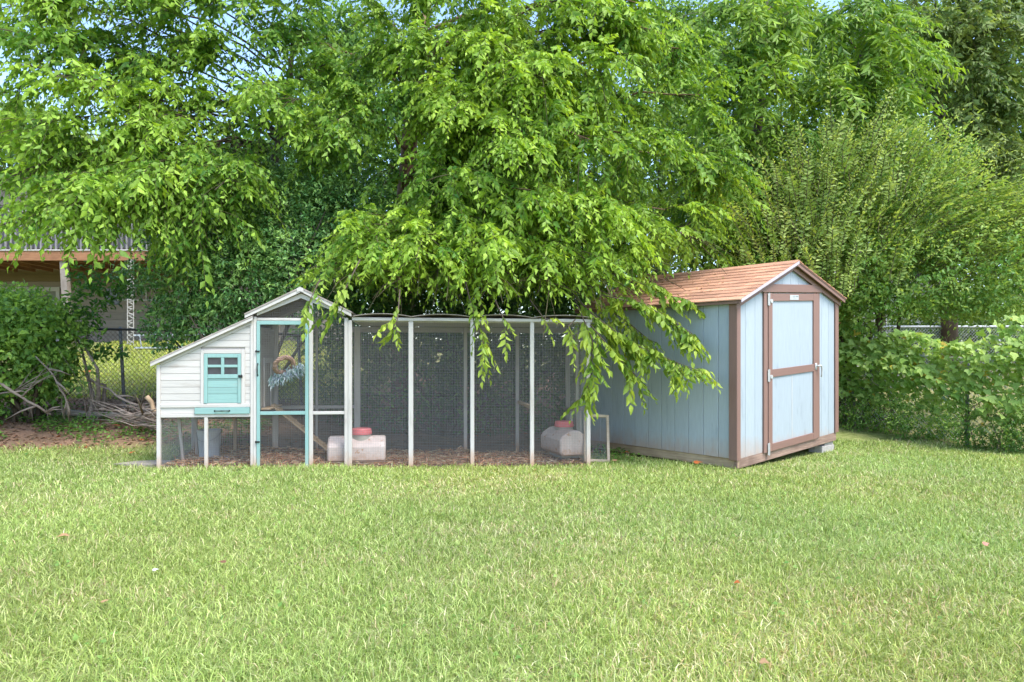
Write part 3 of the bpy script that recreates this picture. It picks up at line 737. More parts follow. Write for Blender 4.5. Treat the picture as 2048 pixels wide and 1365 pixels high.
for i in range(9):
    va = -.10 + i * .29; MB(TF).prism([(PU - .085, roofz(PU - .085) + .008), (PU, PZ + .012), (PU + .085, roofz(PU + .085) + .008), (PU + .085, roofz(PU + .085) + .014), (PU, PZ + .020), (PU - .085, roofz(PU - .085) + .014)], va, min(va + .287, SL + .07)).build('ridge_shingle', M['shingle'], rdo)
# door
d0, d1 = su(1533), su(1631); p0_, p1_ = su(1540.6), su(1623)
door = sb('door', 'blue_z', d0, d1, -.012, -.001, .0, 1.868, .002)
st = dict(parent=door)
sb('stile', 'brown_z', d0, p0_, -.030, -.0125, -.005, 1.872, **st); sb('stile', 'brown_z', p1_, d1, -.030, -.0125, -.005, 1.872, **st)
sb('door_rail', 'brown_x', p0_ + .001, p1_ - .001, -.029, -.0125, 1.779, 1.868, **st)
sb('door_rail', 'brown_x', p0_ + .001, p1_ - .001, -.029, -.0125, .872, .964, **st)
sb('door_rail', 'brown_x', p0_ + .001, p1_ - .001, -.029, -.0125, -.005, .081, **st)
uc = su(1581.5); sb('panel_seam', 'white_z', uc, uc + .010, -.0145, -.0125, .085, .868, .001, **st)
for zc in (1.80, .90, .03):
    h = MB(TF); hc = su(1532.6); h.box(hc - .022, hc - .003, -.036, -.030, zc - .07, zc + .07, .002); h.box(hc + .003, hc + .022, -.038, -.031, zc - .07, zc + .07, .002)
    h.tube([(hc, -.038, zc - .075), (hc, -.038, zc + .075)], .006, 8)
    if zc > .5: h.tube([(hc + .05, -.031, zc - .02), (hc + .05, -.045, zc - .02)], .024, 12); h.box(hc + .02, hc + .055, -.036, -.031, zc - .035, zc - .005, .002)
    h.build('hinge', M['whitemetal'], door)
h = MB(TF); hu = su(1626.5); h.box(hu - .022, hu + .022, -.042, -.031, .89, .975, .004)
h.tube([(hu, -.04, .935), (hu + .02, -.07, .94), (hu + .065, -.075, .94), (hu + .085, -.072, .90), (hu + .085, -.07, .84), (hu + .075, -.068, .79)], [.010, .012, .011, .010, .009, .007], 8)
h.build('door_handle', M['whitemetal'], door, smooth=True)
sg = sb('sign_plate', 'whitemetal', su(1575), su(1592.4), -.033, -.0295, 1.79, 1.852, .001, parent=door)
s0, s1 = su(1575), su(1592.4); sw_ = s1 - s0
mk = MB(TF)
for (a_, b_, c_, d_) in ((.28, .62, .72, .80), (.66, .94, .58, .80), (.30, .60, .62, .67), (.34, .50, .50, .55), (.35, .58, .36, .38), (.40, .72, .22, .24)):
    mk.box(s0 + sw_ * a_, s0 + sw_ * b_, -.0336, -.0331, 1.79 + .062 * c_, 1.79 + .062 * d_, 0)
M['print'] = simple('faded_print', (.22, .26, .27), .8, 0, .1, 5, 0)
mk.build('printed_lines', M['print'], sg)
# floor frame
sb('skid', 'wood_y', .02, .06, .0, SL, -.111, -.001, .004)
sb('skid', 'wood_y', SW - .06, SW - .02, .05, SL, -.111, -.001, .004)
M['rim'] = rawwood('weathered_reddish_wood', (.20, .12, .09), (.44, .31, .24), 'x')
sb('rim_joist', 'rim', .012, SW - .02, .0, .038, -.111, -.001, .004)
# concrete block under the far front corner
xb, yb = s2w(SW - .30, .02)
blk = empty('concrete_block', (xb, yb, gz(xb, yb)), SA); tag(blk, 'grey concrete block propping up the right front corner of the shed', 'block')
bm_ = MB(); bm_.box(-.07, .27, 0, .19, -.03, .088, .006); bm_.build('lower_block', M['concrete'], blk)
MB().box(.02, .26, .01, .18, .089, .128, .004).build('shim', M['concrete'], blk)
# crushed dirt under it stays the ground

# ------------------------------------------------------------------ things round the coop
def feeder(loc, rz, label, dirt='trough'):
    t = empty('poultry_feeder', loc, rz); tag(t, label, 'feeder')
    hw, L2 = .19, .325
    prof = [(-hw * .8, .0), (hw * .8, .0), (hw, .04), (hw, .185), (hw * .82, .235), (hw * .36, .292), (0, .30), (-hw * .36, .292), (-hw * .82, .235), (-hw, .185), (-hw, .04)]
    mb = MB(); n = len(prof); rings = [(-L2, .90), (-L2 + .018, 1), (L2 - .018, 1), (L2, .90)]
    vs_ = []
    for x_, s_ in rings: vs_ += [(x_, p[0] * s_, .15 + (p[1] - .15) * s_) for p in prof]
    fs = [tuple(range(n)), tuple(range(3 * n, 4 * n))[::-1]]
    for i in range(3): fs += [(i * n + k_, i * n + (k_ + 1) % n, (i + 1) * n + (k_ + 1) % n, (i + 1) * n + k_) for k_ in range(n)]
    mb.add(vs_, fs); mb.build('body', M[dirt], t)
    mb = MB(); mb.box(-.2, .2, -.12, .12, -.05, .002, .01); mb.build('foot', M['troughgrey'], t)
    MB().lathe([(.112, .17), (.112, .30), (.102, .325), (.102, .335)], 28, (.045, -.02, 0)).build('neck', M['troughgrey'], t, smooth=False)
    MB().lathe([(.116, .318), (.122, .322), (.122, .350), (.116, .354), (.116, .374), (.108, .386), (.03, .390)], 32, (.045, -.02, 0)).build('lid', M['redlid'], t)
    return t
ux, wx = cu(715, .30), .30; xw, yw = c2w(ux, wx)
feeder((xw, yw, .055), CA + .03, 'dusty pinkish plastic trough feeder with red lid behind the white double post')
ux, wx = cu(1128, .52), .52; xw, yw = c2w(ux, wx)
feeder((xw, yw, .085), math.radians(109), 'dusty plastic feeder with red lid standing end-on near the right end of the run')
# bucket
xw, yw = c2w(cu(419, .62), .62)
bk = empty('bucket', (xw, yw, gz(xw, yw) + .02)); tag(bk, 'pale grey plastic bucket standing under the raised hen house', 'bucket')
MB().lathe([(.105, 0), (.112, .004), (.132, .30), (.139, .302), (.139, .325), (.130, .325), (.11, .03)], 24).build('body', M['bucket'], bk, smooth=False)
MB().tube([(.139 * math.cos(a_), .139 * math.sin(a_) - .0, .30 - .10 * abs(math.sin(a_))) for a_ in [math.pi * i / 12 + math.pi for i in range(13)]], .003, 5).build('handle', M['wire'], bk)
# metal tray beside
xw, yw = c2w(cu(425, .45), .45)
tr = MB().lathe([(.14, 0), (.17, .03), (.176, .032), (.15, .004)], 24, (0, 0, 0)).build('metal_pan', M['alu']); tr.location = (xw, yw, gz(xw, yw) + .01); tag(tr, 'shallow metal pan lying below the grey bucket', 'pan')
# leaning mesh frame
lf = empty('mesh_frame', (0, 0, 0)); tag(lf, 'small bare wood frame with wire mesh leaning between coop and shed', 'frame')
pA, pB = at(1169, 922, 8.16), at(1220, 926, 8.22); ang = math.atan2(pB.y - pA.y, pB.x - pA.x); wF = (pB - pA).length
lf.location = (pA.x, pA.y, max(.0, pA.z - .01)); lf.rotation_euler = Euler((math.radians(-13), math.radians(3.0), ang), 'XYZ')
fh = .575
for a_ in ((0, .034, 0, fh), (wF - .034, wF, 0, fh)): MB().box(a_[0], a_[1], 0, .02, a_[2], a_[3]).build('frame_bar', M['framewood'], lf)
for a_ in ((.0345, wF - .0345, 0, .034), (.0345, wF - .0345, fh - .034, fh)): MB().box(a_[0], a_[1], 0, .02, a_[2], a_[3]).build('frame_bar', M['framewood'], lf)
hcloth(.02, wF - .02, .02, fh - .02, .022, lf, t=.0007)
# perch stool
xw, yw = c2w(cu(1148, .95), .95)
stl = empty('perch_stool', (xw, yw, gz(xw, yw)), CA + .2); tag(stl, 'weathered wooden perch stool behind the right end feeder in the run', 'stool')
MB().box(-.13, .10, -.08, .08, .58, .615, .004).build('seat', M['grey_x'], stl)
for (a_, b_) in ((-.08, -.05), (.045, -.05), (-.08, .05), (.045, .05)): MB().box(a_, a_ + .035, b_ - .015, b_ + .015, -.02, .579, .003).build('leg', M['worn_z'], stl)
# wreath on the screen door
wr = empty('wreath', (0, 0, 0)); tag(wr, 'tilted twig wreath with dusty blue lavender hanging on the teal screen door', 'wreath')
xw, yw = c2w(cu(570.5), -.075); wr.location = (xw, yw, cz(570.5, 731)); wr.rotation_euler = (0, 0, CA)
rot = Matrix.Rotation(math.radians(-36), 4, 'Y') @ Matrix.Rotation(math.radians(44), 4, 'X')
rg = MB(); R0, r0 = .100, .022
pts = [rot @ Vector((R0 * math.cos(t), 0, R0 * math.sin(t))) for t in [2 * math.pi * i / 40 for i in range(41)]]
rg.tube(pts, r0 * .8, 8)
for j in range(14):
    ph, tw = j * .9, 3 + j % 4; q = []
    for i in range(61):
        t = 2 * math.pi * i / 60; a_ = t * tw + ph; rr = r0 * (1 + .12 * math.sin(5 * t + j))
        q.append(rot @ Vector(((R0 + rr * math.cos(a_)) * math.cos(t), rr * math.sin(a_), (R0 + rr * math.cos(a_)) * math.sin(t))))
    rg.tube(q, .0042, 4)
rg.build('twig_ring', M['ring'], wr)
r = RS(77); n = 620
base = np.stack([r.uniform(-.15, .19, n), r.uniform(.012, .04, n), np.zeros(n)], 1); base[:, 2] = -.10 + .45 * base[:, 0] + r.normal(0, .03, n)
D = np.stack([base[:, 0] * 2.2 + r.normal(0, .3, n), r.normal(-.15, .35, n), -r.uniform(.3, 1.2, n)], 1)
pal = np.array([(.26, .36, .35), (.38, .47, .47), (.18, .28, .25), (.48, .53, .55), (.30, .33, .42)])
Vv, Tt, Cc = leaves('mid', base, D, r.normal(0, 1, (n, 3)) + np.array([0, -1, 0]), r.uniform(.035, .075, n), r.uniform(.007, .012, n), pal[r.randint(0, 5, n)])
o = np_mesh('lavender_sprigs', Vv, Tt, Cc, M['litter'], wr); o['kind'] = 'stuff'
# paving stone left of coop
sp_ = MB(); c0 = at(285, 934, 7.62); sp_.prism([(-.28, -.10), (.20, -.16), (.30, .12), (.12, .22), (-.14, .12)], -.03, .022, 'z'); so = sp_.build('paving_stone', M['stone']); so.location = (c0.x, c0.y, gz(c0.x, c0.y) + .012); tag(so, 'flat brown paving stone at the left corner of the coop', 'stone')

# ------------------------------------------------------------------ chain link fences
def chainlink(pts, height, name, label, post_m, rail_m, link_m, sp=.075, t=.0022, posts=None, pr=.024, rr=.019, gap=.05, lean=0, rail=True):
    root = empty(name, (pts[0][0], pts[0][1], gz(*pts[0]))); tag(root, label, 'fence'); o0 = root.location.copy()
    P = [Vector((x, y, gz(x, y))) - o0 for x, y in pts]
    seg = [(P[i + 1] - P[i]) for i in range(len(P) - 1)]; cum = [0]
    for s_ in seg: cum.append(cum[-1] + s_.length)
    def pos(d):
        for i in range(len(seg)):
            if d <= cum[i + 1] or i == len(seg) - 1: return P[i] + seg[i] * ((d - cum[i]) / seg[i].length)
    mb = MB(); tot = cum[-1]; h = height - gap; d = -h; vs_, fs = [], []
    while d < tot:
        for sgn in (1, -1):
            a0, z0, a1, z1 = (d, 0, d + h, h) if sgn > 0 else (d + h, 0, d, h)
            pa = []
            for q in range(5):
                aa = a0 + (a1 - a0) * q / 4
                if 0 <= aa <= tot: pa.append(pos(aa) + Vector((0, .0012 * sgn, gap + z0 + (z1 - z0) * q / 4)))
            if len(pa) >= 2: mb.tube(pa, t, 4, cap=False)
        d += sp
    lk = mb.build('chain_link', M[link_m], root); lk['kind'] = 'stuff'
    if rail:
        q = [pos(tot * i / 12) + Vector((0, 0, height)) for i in range(13)]
        MB().tube(q, rr, 8).build('top_rail', M[rail_m], root, smooth=True)
    for dd in posts:
        p = pos(dd); MB().tube([p + Vector((0, .03, -.1)), p + Vector((lean, .03, height + .01)), p + Vector((lean, .03, height + .04))], [pr, pr, pr * .5], 10).build('post', M[post_m], root, smooth=True)
    return root
pl = at(248, 800, 10.5)
chainlink([(-9.5, 10.62), (-6.05, 10.5), (-3.6, 10.42), (-1.0, 10.5), (2.2, 11.9)], 1.2, 'chain_link_fence', 'old dark chain link fence behind the coop on the left', 'postgrey', 'railblack', 'linkdark', posts=[.9, 9.5 + pl.x, 6.3, 9.2, 12.0], t=.0026, lean=-.07)
chainlink(FENCE_R, 1.22, 'chain_link_fence', 'galvanised chain link fence overgrown with vines right of the shed', 'postgrey', 'link', 'link', posts=[.4, 1.8, 3.52, 4.57, 6.3, 7.9], t=.0024, rail=True)
chainlink([(8.2, 16.0), (15.0, 16.2)], 1.22, 'chain_link_fence', 'far silver chain link fence seen above the vines at right', 'link', 'link', 'link', posts=[.28, 3.3, 6.3], t=.003, pr=.03, rr=.026)

# ------------------------------------------------------------------ left house with deck
hx0, hx1 = at(-260, 0, 18.2).x, at(560, 0, 18.2).x; HY = 18.2; hg = gz(-11, HY) - .2
house = empty('house', (hx0, HY, hg)); tag(house, 'taupe sided house with raised wooden deck behind the left fence', 'house')
HW = hx1 - hx0
MB().box(0, HW, .03, 7, -1, 4.7, 0).build('wall', M['siding'], house)
n = 0; z = .0
lvl = (HOR - 575) / FPX * HY + CAM_Z - hg
while z < 4.6:
    mt = 'siding_olive' if lvl - .0 < z < lvl + .75 else 'siding'
    MB().prism([(-.012, z), (.029, z), (.029, z + .2), (.012, z + .2)], 0, HW, 'x').build('siding_board', M[mt], house); z += .203
wl0, wr0 = at(-40, 0, HY).x - hx0, at(122, 0, HY).x - hx0
wz = (HOR - 705) / FPX * HY + CAM_Z - hg
w_ = MB(); w_.box(wl0, wr0, -.06, -.015, lvl - .11, lvl); w_.box(wr0 - .1, wr0, -.058, -.015, wz, lvl - .111); w_.box(wl0, wl0 + .1, -.058, -.015, wz, lvl - .111)
wo = w_.build('window', M['trimw'], house)
mx = at(62, 0, HY).x - hx0
MB().box(wl0 + .1, mx, -.03, -.016, wz, lvl - .111, 0).build('pane', M['glass'], wo); MB().box(mx + .03, wr0 - .1, -.032, -.018, wz, lvl - .111, 0).build('pane', M['curtain'], wo)
w_ = MB(); a_, b_ = at(214, 0, HY).x - hx0, at(240, 0, HY).x - hx0; z1_, z0_ = (HOR - 578) / FPX * HY + CAM_Z - hg, (HOR - 610) / FPX * HY + CAM_Z - hg
w_.box(a_, b_, -.03, -.012, z0_, z1_); w_.build('window', M['glass'], house)
w_ = MB()
for px in (236, 292, 310): q_ = at(px, 0, HY).x - hx0; w_.box(q_, q_ + .04, -.03, -.012, z0_ + .1, z1_)
for zz_ in (z1_, z0_ + .1): w_.box(at(236, 0, HY).x - hx0, at(330, 0, HY).x - hx0, -.034, -.012, zz_, zz_ + .04)
w_.build('window_grille', M['trimw'], house)
MB().prism([(-.6, 4.66), (7.4, 4.66), (3.4, 5.3)], -.4, HW + .4, 'x').build('roof', M['roofdark'], house)
MB().box(at(-40, 0, HY).x - hx0, at(330, 0, HY).x - hx0, -.05, .0, (HOR - 505) / FPX * HY + CAM_Z - hg + .1, (HOR - 430) / FPX * HY + CAM_Z - hg + .2, 0).build('porch_screen', M['screen'], house)
# deck
DY = 16.0; dx0, dx1 = at(-300, 0, DY).x, at(345, 0, DY).x
dg = gz(-10, DY)
deck = empty('deck', (dx0, DY, dg)); tag(deck, 'raised red-brown wooden deck with pale balusters on the left house', 'deck')
dzt = CAM_Z + (HOR - 503) / FPX * DY - dg; dzb = CAM_Z + (HOR - 522) / FPX * DY - dg; DWd = dx1 - dx0
MB().box(0, DWd, -.04, 0, dzb, dzt, .004).build('rim_beam', M['redwood'], deck)
MB().box(-.01, DWd + .01, -.06, .02, dzt + .001, dzt + .035, .003).build('edge_board', M['trimw'], deck)
for i in range(17): MB().box(DWd * i / 16 * .998, DWd * i / 16 * .998 + .045, .001, HY - DY - .08, dzb + .01, dzt - .002, 0).build('joist', M['redwood'], deck)
for i in range(14): MB().box(0, DWd, .022 + .152 * i, .022 + .152 * i + .14, dzt + .002, dzt + .034, 0).build('deck_board', M['grey_x'], deck)
rz1 = CAM_Z + (HOR - 425) / FPX * DY - dg
for i in range(int(DWd / .118)):
    if dx0 + i * .118 > at(-30, 0, DY).x: MB().box(i * .118, i * .118 + .032, -.045, -.012, dzt + .036, rz1, 0).build('baluster', M['baluster'], deck)
MB().box(0, DWd, -.07, .02, rz1 + .001, rz1 + .04, .003).build('hand_rail', M['trimw'], deck)
for px, y_ in ((125, 0), (-180, 0)):
    u_ = at(px, 0, DY).x - dx0
    MB().add([(u_ - .07, -.0, dzb), (u_ + .07, 0, dzb), (u_ + .07, .13, dzb), (u_ - .07, .13, dzb), (u_ + .06, 0, -.3), (u_ + .22, 0, -.3), (u_ + .22, .13, -.3), (u_ + .06, .13, -.3)],
             [(0, 1, 2, 3), (4, 5, 6, 7), (0, 1, 5, 4), (1, 2, 6, 5), (2, 3, 7, 6), (3, 0, 4, 7)]).build('post', M['grey_z'], deck)
# white scrolled iron column
q_ = at(266, 690, DY); colm = empty('porch_column', (q_.x, DY - .1, dg - .3)); tag(colm, 'white scrolled iron porch column below the deck', 'column')
ch_ = dzb + .3 - .0
cmb = MB()
for s_ in (-.07, .07): cmb.tube([(s_, 0, 0), (s_, 0, ch_)], .012, 6)
for i in range(int(ch_ / .16)):
    zc = .1 + .16 * i; sg_ = 1 if i % 2 else -1
    cmb.tube([(-.06 * sg_, 0, zc - .07), (.03 * sg_, 0, zc - .05), (.05 * sg_, 0, zc), (0, 0, zc + .03), (-.05 * sg_, 0, zc + .05), (.06 * sg_, 0, zc + .08)], .012, 5)
cmb.build('scroll_work', M['trimw'], colm)
# ladder lying on its side
q0, q1 = at(268, 692, 15.2), at(366, 688, 15.2)
ld = empty('ladder', (q0.x, q0.y, gz(q0.x, q0.y) + .02), 0.02); tag(ld, 'aluminium ladder lying on its side against the left house', 'ladder')
LLn = 1.9
for z_ in (0.02, .30): 
    MB().prism([(0, z_), (LLn, z_ + .02), (LLn, z_ + .055), (0, z_ + .035)], 0, .03).build('side_rail', M['alu'], ld)
for i in range(6): MB().tube([(.16 + i * .3, .015, .05), (.12 + i * .3, .015, .31)], .013, 6).build('rung', M['alu'], ld)

# ------------------------------------------------------------------ far right: red playhouse and pale garage
pr_ = at(1632, 0, 15); rs_ = empty('red_playhouse', (pr_.x, 15, gz(pr_.x, 15) - .05), .5); tag(rs_, 'small red playhouse with orange roof glimpsed behind the shed peak', 'playhouse')
MB().box(-.55, .55, -.5, .8, 0, 2.15, .0).build('wall', M['redwall'], rs_)
rr_ = MB().prism([(-.75, 2.1), (0, 2.75), (.75, 2.1), (.75, 2.17), (0, 2.84), (-.75, 2.17)], -.65, .95).build('roof', M['paleroof'], rs_)
MB().prism([(-.77, 2.02), (0, 2.70), (.77, 2.02), (.77, 2.12), (0, 2.80), (-.77, 2.12)], -.69, -.655).build('fascia', M['palewall'], rr_)
pg = at(1600, 0, 21); ggr = empty('garage', (pg.x, 21, gz(pg.x, 21) - .1)); tag(ggr, 'pale garage behind the vines right of the shed', 'garage')
MB().box(0, 4.6, .03, 5, 0, 2.9, 0).build('wall', M['palewall'], ggr)
for i in range(14): MB().prism([(-.012, i * .2), (.029, i * .2), (.029, i * .2 + .197), (.010, i * .2 + .197)], 0, 4.6, 'x').build('siding_board', M['palewall'], ggr)
MB().prism([(-.4, 2.8), (5.4, 2.8), (2.5, 4.1)], -.2, 4.8, 'x').build('roof', M['roofdark'], ggr)

exec_foliage = True
# ------------------------------------------------------------------ foliage
TWC = (.09, .07, .035)
def mixc(a, b_, t): return a * (1 - t[:, None]) + b_ * t[:, None]
def sprays(O, D, Ls, K, leafL, c0, c1, seed, droop=.5, kind='near', wr_=.45, hang=.75, young=None):
    """O,D: n x 3 origins and directions; each a twig with K two-ranked drooping leaves"""
    r = RS(seed); n = len(O); D = nrm(D); t = (np.arange(K) + .6) / K
    dn = np.array([0, 0, -1.])
    pos = O[:, None, :] + D[:, None, :] * (Ls[:, None, None] * t[None, :, None]) + dn * (droop * Ls[:, None, None] * (t ** 2)[None, :, None])
    tan = nrm(D[:, None, :] + dn * (2 * droop * t)[None, :, None])
    side = nrm(np.cross(tan, np.array([0.02, 0.01, 1.])))
    sg = np.where(np.arange(K) % 2 == 0, 1., -1.)[None, :, None]
    d = tan * r.uniform(.3, .7, (n, K, 1)) + side * sg * r.uniform(.45, .95, (n, K, 1)) + dn * (hang * r.uniform(.5, 1.4, (n, K, 1))) + r.normal(0, .16, (n, K, 3))
    d[:, -1] = tan[:, -1] + dn * .3
    N = np.cross(d, tan) * -sg + np.array([0, -.25, .55]) + r.normal(0, .3, (n, K, 3))
    prof = (.72 + .45 * np.sin(np.pi * np.clip(t * .9 + .08, 0, 1)))[None, :]
    L = leafL * prof * r.uniform(.7, 1.25, (n, K)) * r.uniform(.65, 1.25, (n, 1))
    if young is None: young = r.uniform(0, 1, n) ** 1.6  # blend from dark to pale leaf; for hackberries it also carries painted crown shade
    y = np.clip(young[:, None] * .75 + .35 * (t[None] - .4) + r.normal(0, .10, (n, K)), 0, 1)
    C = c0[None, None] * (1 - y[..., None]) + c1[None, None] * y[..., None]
    C = C * r.uniform(.85, 1.15, (n, K, 1))
    q = lambda a: a.reshape(-1, a.shape[-1])
    args = (q(pos), q(d), q(N), L.ravel(), L.ravel() * wr_ * r.uniform(.85, 1.15, n * K), np.clip(q(C), .003, .9))
    segs = np.concatenate([O[:, None], pos[:, [K // 2, K - 1]]], 1)
    return args, segs
def bez(a, b_, c, t): return a * ((1 - t) ** 2)[:, None] + b_ * (2 * t * (1 - t))[:, None] + c * (t ** 2)[:, None]
def tree(name, label, cat, trunk, rads, limbs, seed, leafL=.11, c0=(.05, .12, .02), c1=(.24, .36, .04), nsec=11, nspr=8, K=11, seclen=(.5, 1.1), sprlen=(.3, .55),
         bark='bark', kind='near', group=None, droop=.5, limb_r=.03, t0=.25, wr_=.45, hang=.75, sec_droop=.25, bias=(0, -.25, -.05), leafmat_='leaf', extra=None, keep=None):
    r = RS(seed); tr_ = [np.array(p, float) for p in trunk]
    root = empty(name, tuple(tr_[0])); tag(root, label, cat, group); o0 = tr_[0]
    MB().tube([p - o0 for p in tr_], rads, 12).build('trunk', M[bark], root, smooth=True)
    O, D, S2, leaf_tone = [], [], [], []
    c0 = np.array(c0); c1 = np.array(c1)
    for li, lm in enumerate(limbs):
        tgt, s = np.array(lm[0], float), lm[1]
        i = min(int(s * (len(tr_) - 1)), len(tr_) - 2); f = s * (len(tr_) - 1) - i; a = tr_[i] * (1 - f) + tr_[i + 1] * f
        L = np.linalg.norm(tgt - a)
        mid = (a + tgt) / 2 + np.array([0, 0, (.16 if tgt[2] < a[2] + 1 else .05) * L]) + r.normal(0, .05 * L, 3)
        t = np.linspace(0, 1, 12); pts = bez(a, mid, tgt, t) + np.concatenate([np.zeros((1, 3)), r.normal(0, .012 * L, (10, 3)), np.zeros((1, 3))])
        rr = np.linspace(limb_r * (.6 + .2 * L), .006, 12)
        MB().tube([p - o0 for p in pts], list(rr), 7).build('branch', M[bark], root, smooth=True)
        limb_tone = np.clip(.52 - .16 * (tgt[1] - 8.6) + r.normal(0, .16), .05, .85) if name == 'hackberry_tree' else r.uniform(.2, .6)  # hackberry limbs: near ones lighter, far ones darker, crown shade put into leaf colour
        ns = int(nsec * (lm[2] if len(lm) > 2 else 1) * L / 3 + 3)
        for _ in range(ns):
            u = t0 + (1 - t0) * r.uniform(0, 1) ** .8; j = min(int(u * 11), 10); p = pts[j] * (1 - (u * 11 - j)) + pts[j + 1] * (u * 11 - j)
            tan = pts[j + 1] - pts[j]; tan /= np.linalg.norm(tan)
            d = tan * .7 + r.normal(0, .65, 3) * np.array([1, 1, .6]) + np.array(bias); d /= np.linalg.norm(d)
            sl = r.uniform(*seclen) * (1.15 - .4 * u)
            q = np.array([p + d * sl * w + np.array([0, 0, -sec_droop * sl * w * w]) for w in (0, .33, .66, 1)]); S2.append(q)
            for _k in range(nspr):
                w = r.uniform(.12, 1); jj = min(int(w * 3), 2); pp = q[jj] * (1 - (w * 3 - jj)) + q[jj + 1] * (w * 3 - jj)
                td = q[jj + 1] - q[jj]; td /= np.linalg.norm(td)
                O.append(pp); D.append(td * .6 + r.normal(0, .6, 3) * np.array([1, 1, .45]) + np.array(bias) * .6)
            O.append(q[-1]); D.append(q[-1] - q[-2]); leaf_tone += [limb_tone] * (nspr + 1)
    O = np.array(O); D = np.array(D); leaf_tone = np.clip(np.array(leaf_tone) + r.normal(0, .2, len(O)), 0, 1)
    if keep is not None:
        k_ = keep(O, r); O, D, leaf_tone = O[k_], D[k_], leaf_tone[k_]
    args, segs = sprays(O, D, r.uniform(*sprlen, len(O)), K, leafL, c0, c1, seed + 1, droop, kind, wr_, hang, young=leaf_tone)
    packs = [leaves(kind, *args)]
    V, T, C = merge(packs); o = np_mesh('foliage', V - o0, T, C, M[leafmat_], root); o['kind'] = 'stuff'
    tw = [twigs_mesh(segs - o0, .0026, .0012, TWC)]
    if S2: tw.append(twigs_mesh(np.array(S2) - o0, .008, .003, TWC))
    V, T, C = merge(tw); o = np_mesh('twigs', V, T, C, M['twig'], root); o['kind'] = 'stuff'
    return root
def A(px, py, Y): return tuple(at(px, py, Y))
def gp(px, Y, dz=0): x = (px - 1024) / FPX * Y; return (x, Y, gz(x, Y) + dz)
def screen(O): return 1024 + FPX * O[:, 0] / O[:, 1], HOR - FPX * (O[:, 2] - CAM_Z) / O[:, 1]
def bands(gaps):
    """natural openings in a crown where the sky shows: (x, z) balls seen at the crown's own depth"""
    def k(O, r):
        px, py = screen(O); ok = np.ones(len(O), bool)
        for (cx, cy, rx, ry, p) in gaps: ok &= ~((((px - cx) / rx) ** 2 + ((py - cy) / ry) ** 2 < 1) & (r.uniform(0, 1, len(O)) < p))
        return ok
    return k
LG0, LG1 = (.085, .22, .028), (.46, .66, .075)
def canopy(gaps):
    kb = bands(gaps)
    def k(O, r):
        px, py = screen(O); lim = np.interp(px, [600, 680, 900, 1180, 1250, 1320, 1400, 1600], [530, 522, 525, 528, 520, 485, 455, 440]) + r.normal(0, 14, len(O))
        return kb(O, r) & (py < lim)
    return k
# main hackberry leaning over the run
mt_limbs = [(A(*q[:3]), q[3], q[4] if len(q) > 4 else 1) for q in [
 (640, 560, 8.7, .45), (700, 560, 8.0, .4), (800, 560, 7.7, .35, 1.3), (900, 560, 7.8, .4, 1.2), (1010, 565, 7.6, .4, 1.3), (1100, 570, 7.8, .4, 1.3), (1200, 560, 8.0, .4, 1.3), (1290, 520, 8.5, .45),
 (1330, 560, 8.7, .4), (1150, 500, 7.8, .45, 1.2), (980, 470, 7.7, .45, 1.2), (850, 470, 7.9, .45, 1.2), (740, 470, 8.2, .45), (1060, 380, 7.8, .5, 1.2), (1200, 420, 7.9, .5, 1.2), (1330, 420, 8.5, .5),
 (1400, 480, 9.0, .5), (1430, 340, 9.2, .55), (900, 350, 8.2, .55), (780, 330, 9.4, .55, .4), (1040, 260, 7.9, .6, 1.1), (1180, 280, 8.1, .6, 1.1), (1300, 260, 8.6, .6), (1400, 190, 9.2, .65), (930, 200, 8.3, .65), (820, 180, 9.3, .65, .7),
 (1100, 140, 8.1, .7, 1.1), (1230, 120, 8.4, .7), (1000, 80, 8.3, .75), (880, 60, 8.8, .75), (760, 90, 9.6, .75), (690, 180, 9.8, .65), (1150, 0, 8.2, .8), (1290, 10, 8.6, .85), (980, -60, 8.6, .9), (820, -60, 9.2, .9), (700, -20, 9.8, .85),
 (1330, 70, 9, .8), (1240, -40, 9, .9), (1380, 100, 9.6, .8), (1100, 60, 9.2, .8), (620, 80, 10.4, .8, .7), (900, 420, 10.0, .5), (1050, 180, 10.4, .7), (900, 100, 11.5, .8), (1200, 200, 11, .7), (1250, 380, 11, .5), (1100, 470, 10.4, .4)]]
g0_ = gp(806, 11.3)
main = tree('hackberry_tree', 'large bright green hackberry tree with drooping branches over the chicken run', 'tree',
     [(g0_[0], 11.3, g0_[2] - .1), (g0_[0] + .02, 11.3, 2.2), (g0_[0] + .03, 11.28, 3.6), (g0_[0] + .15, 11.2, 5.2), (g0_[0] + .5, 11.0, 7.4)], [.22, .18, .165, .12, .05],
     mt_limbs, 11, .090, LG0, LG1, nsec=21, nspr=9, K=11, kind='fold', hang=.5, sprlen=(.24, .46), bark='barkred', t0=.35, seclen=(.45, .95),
     keep=canopy([(1075, 30, 40, 55, .9), (1275, 150, 55, 60, .8), (1340, 210, 45, 35, .75), (800, 330, 38, 60, .8), (700, 40, 40, 40, .5)]))
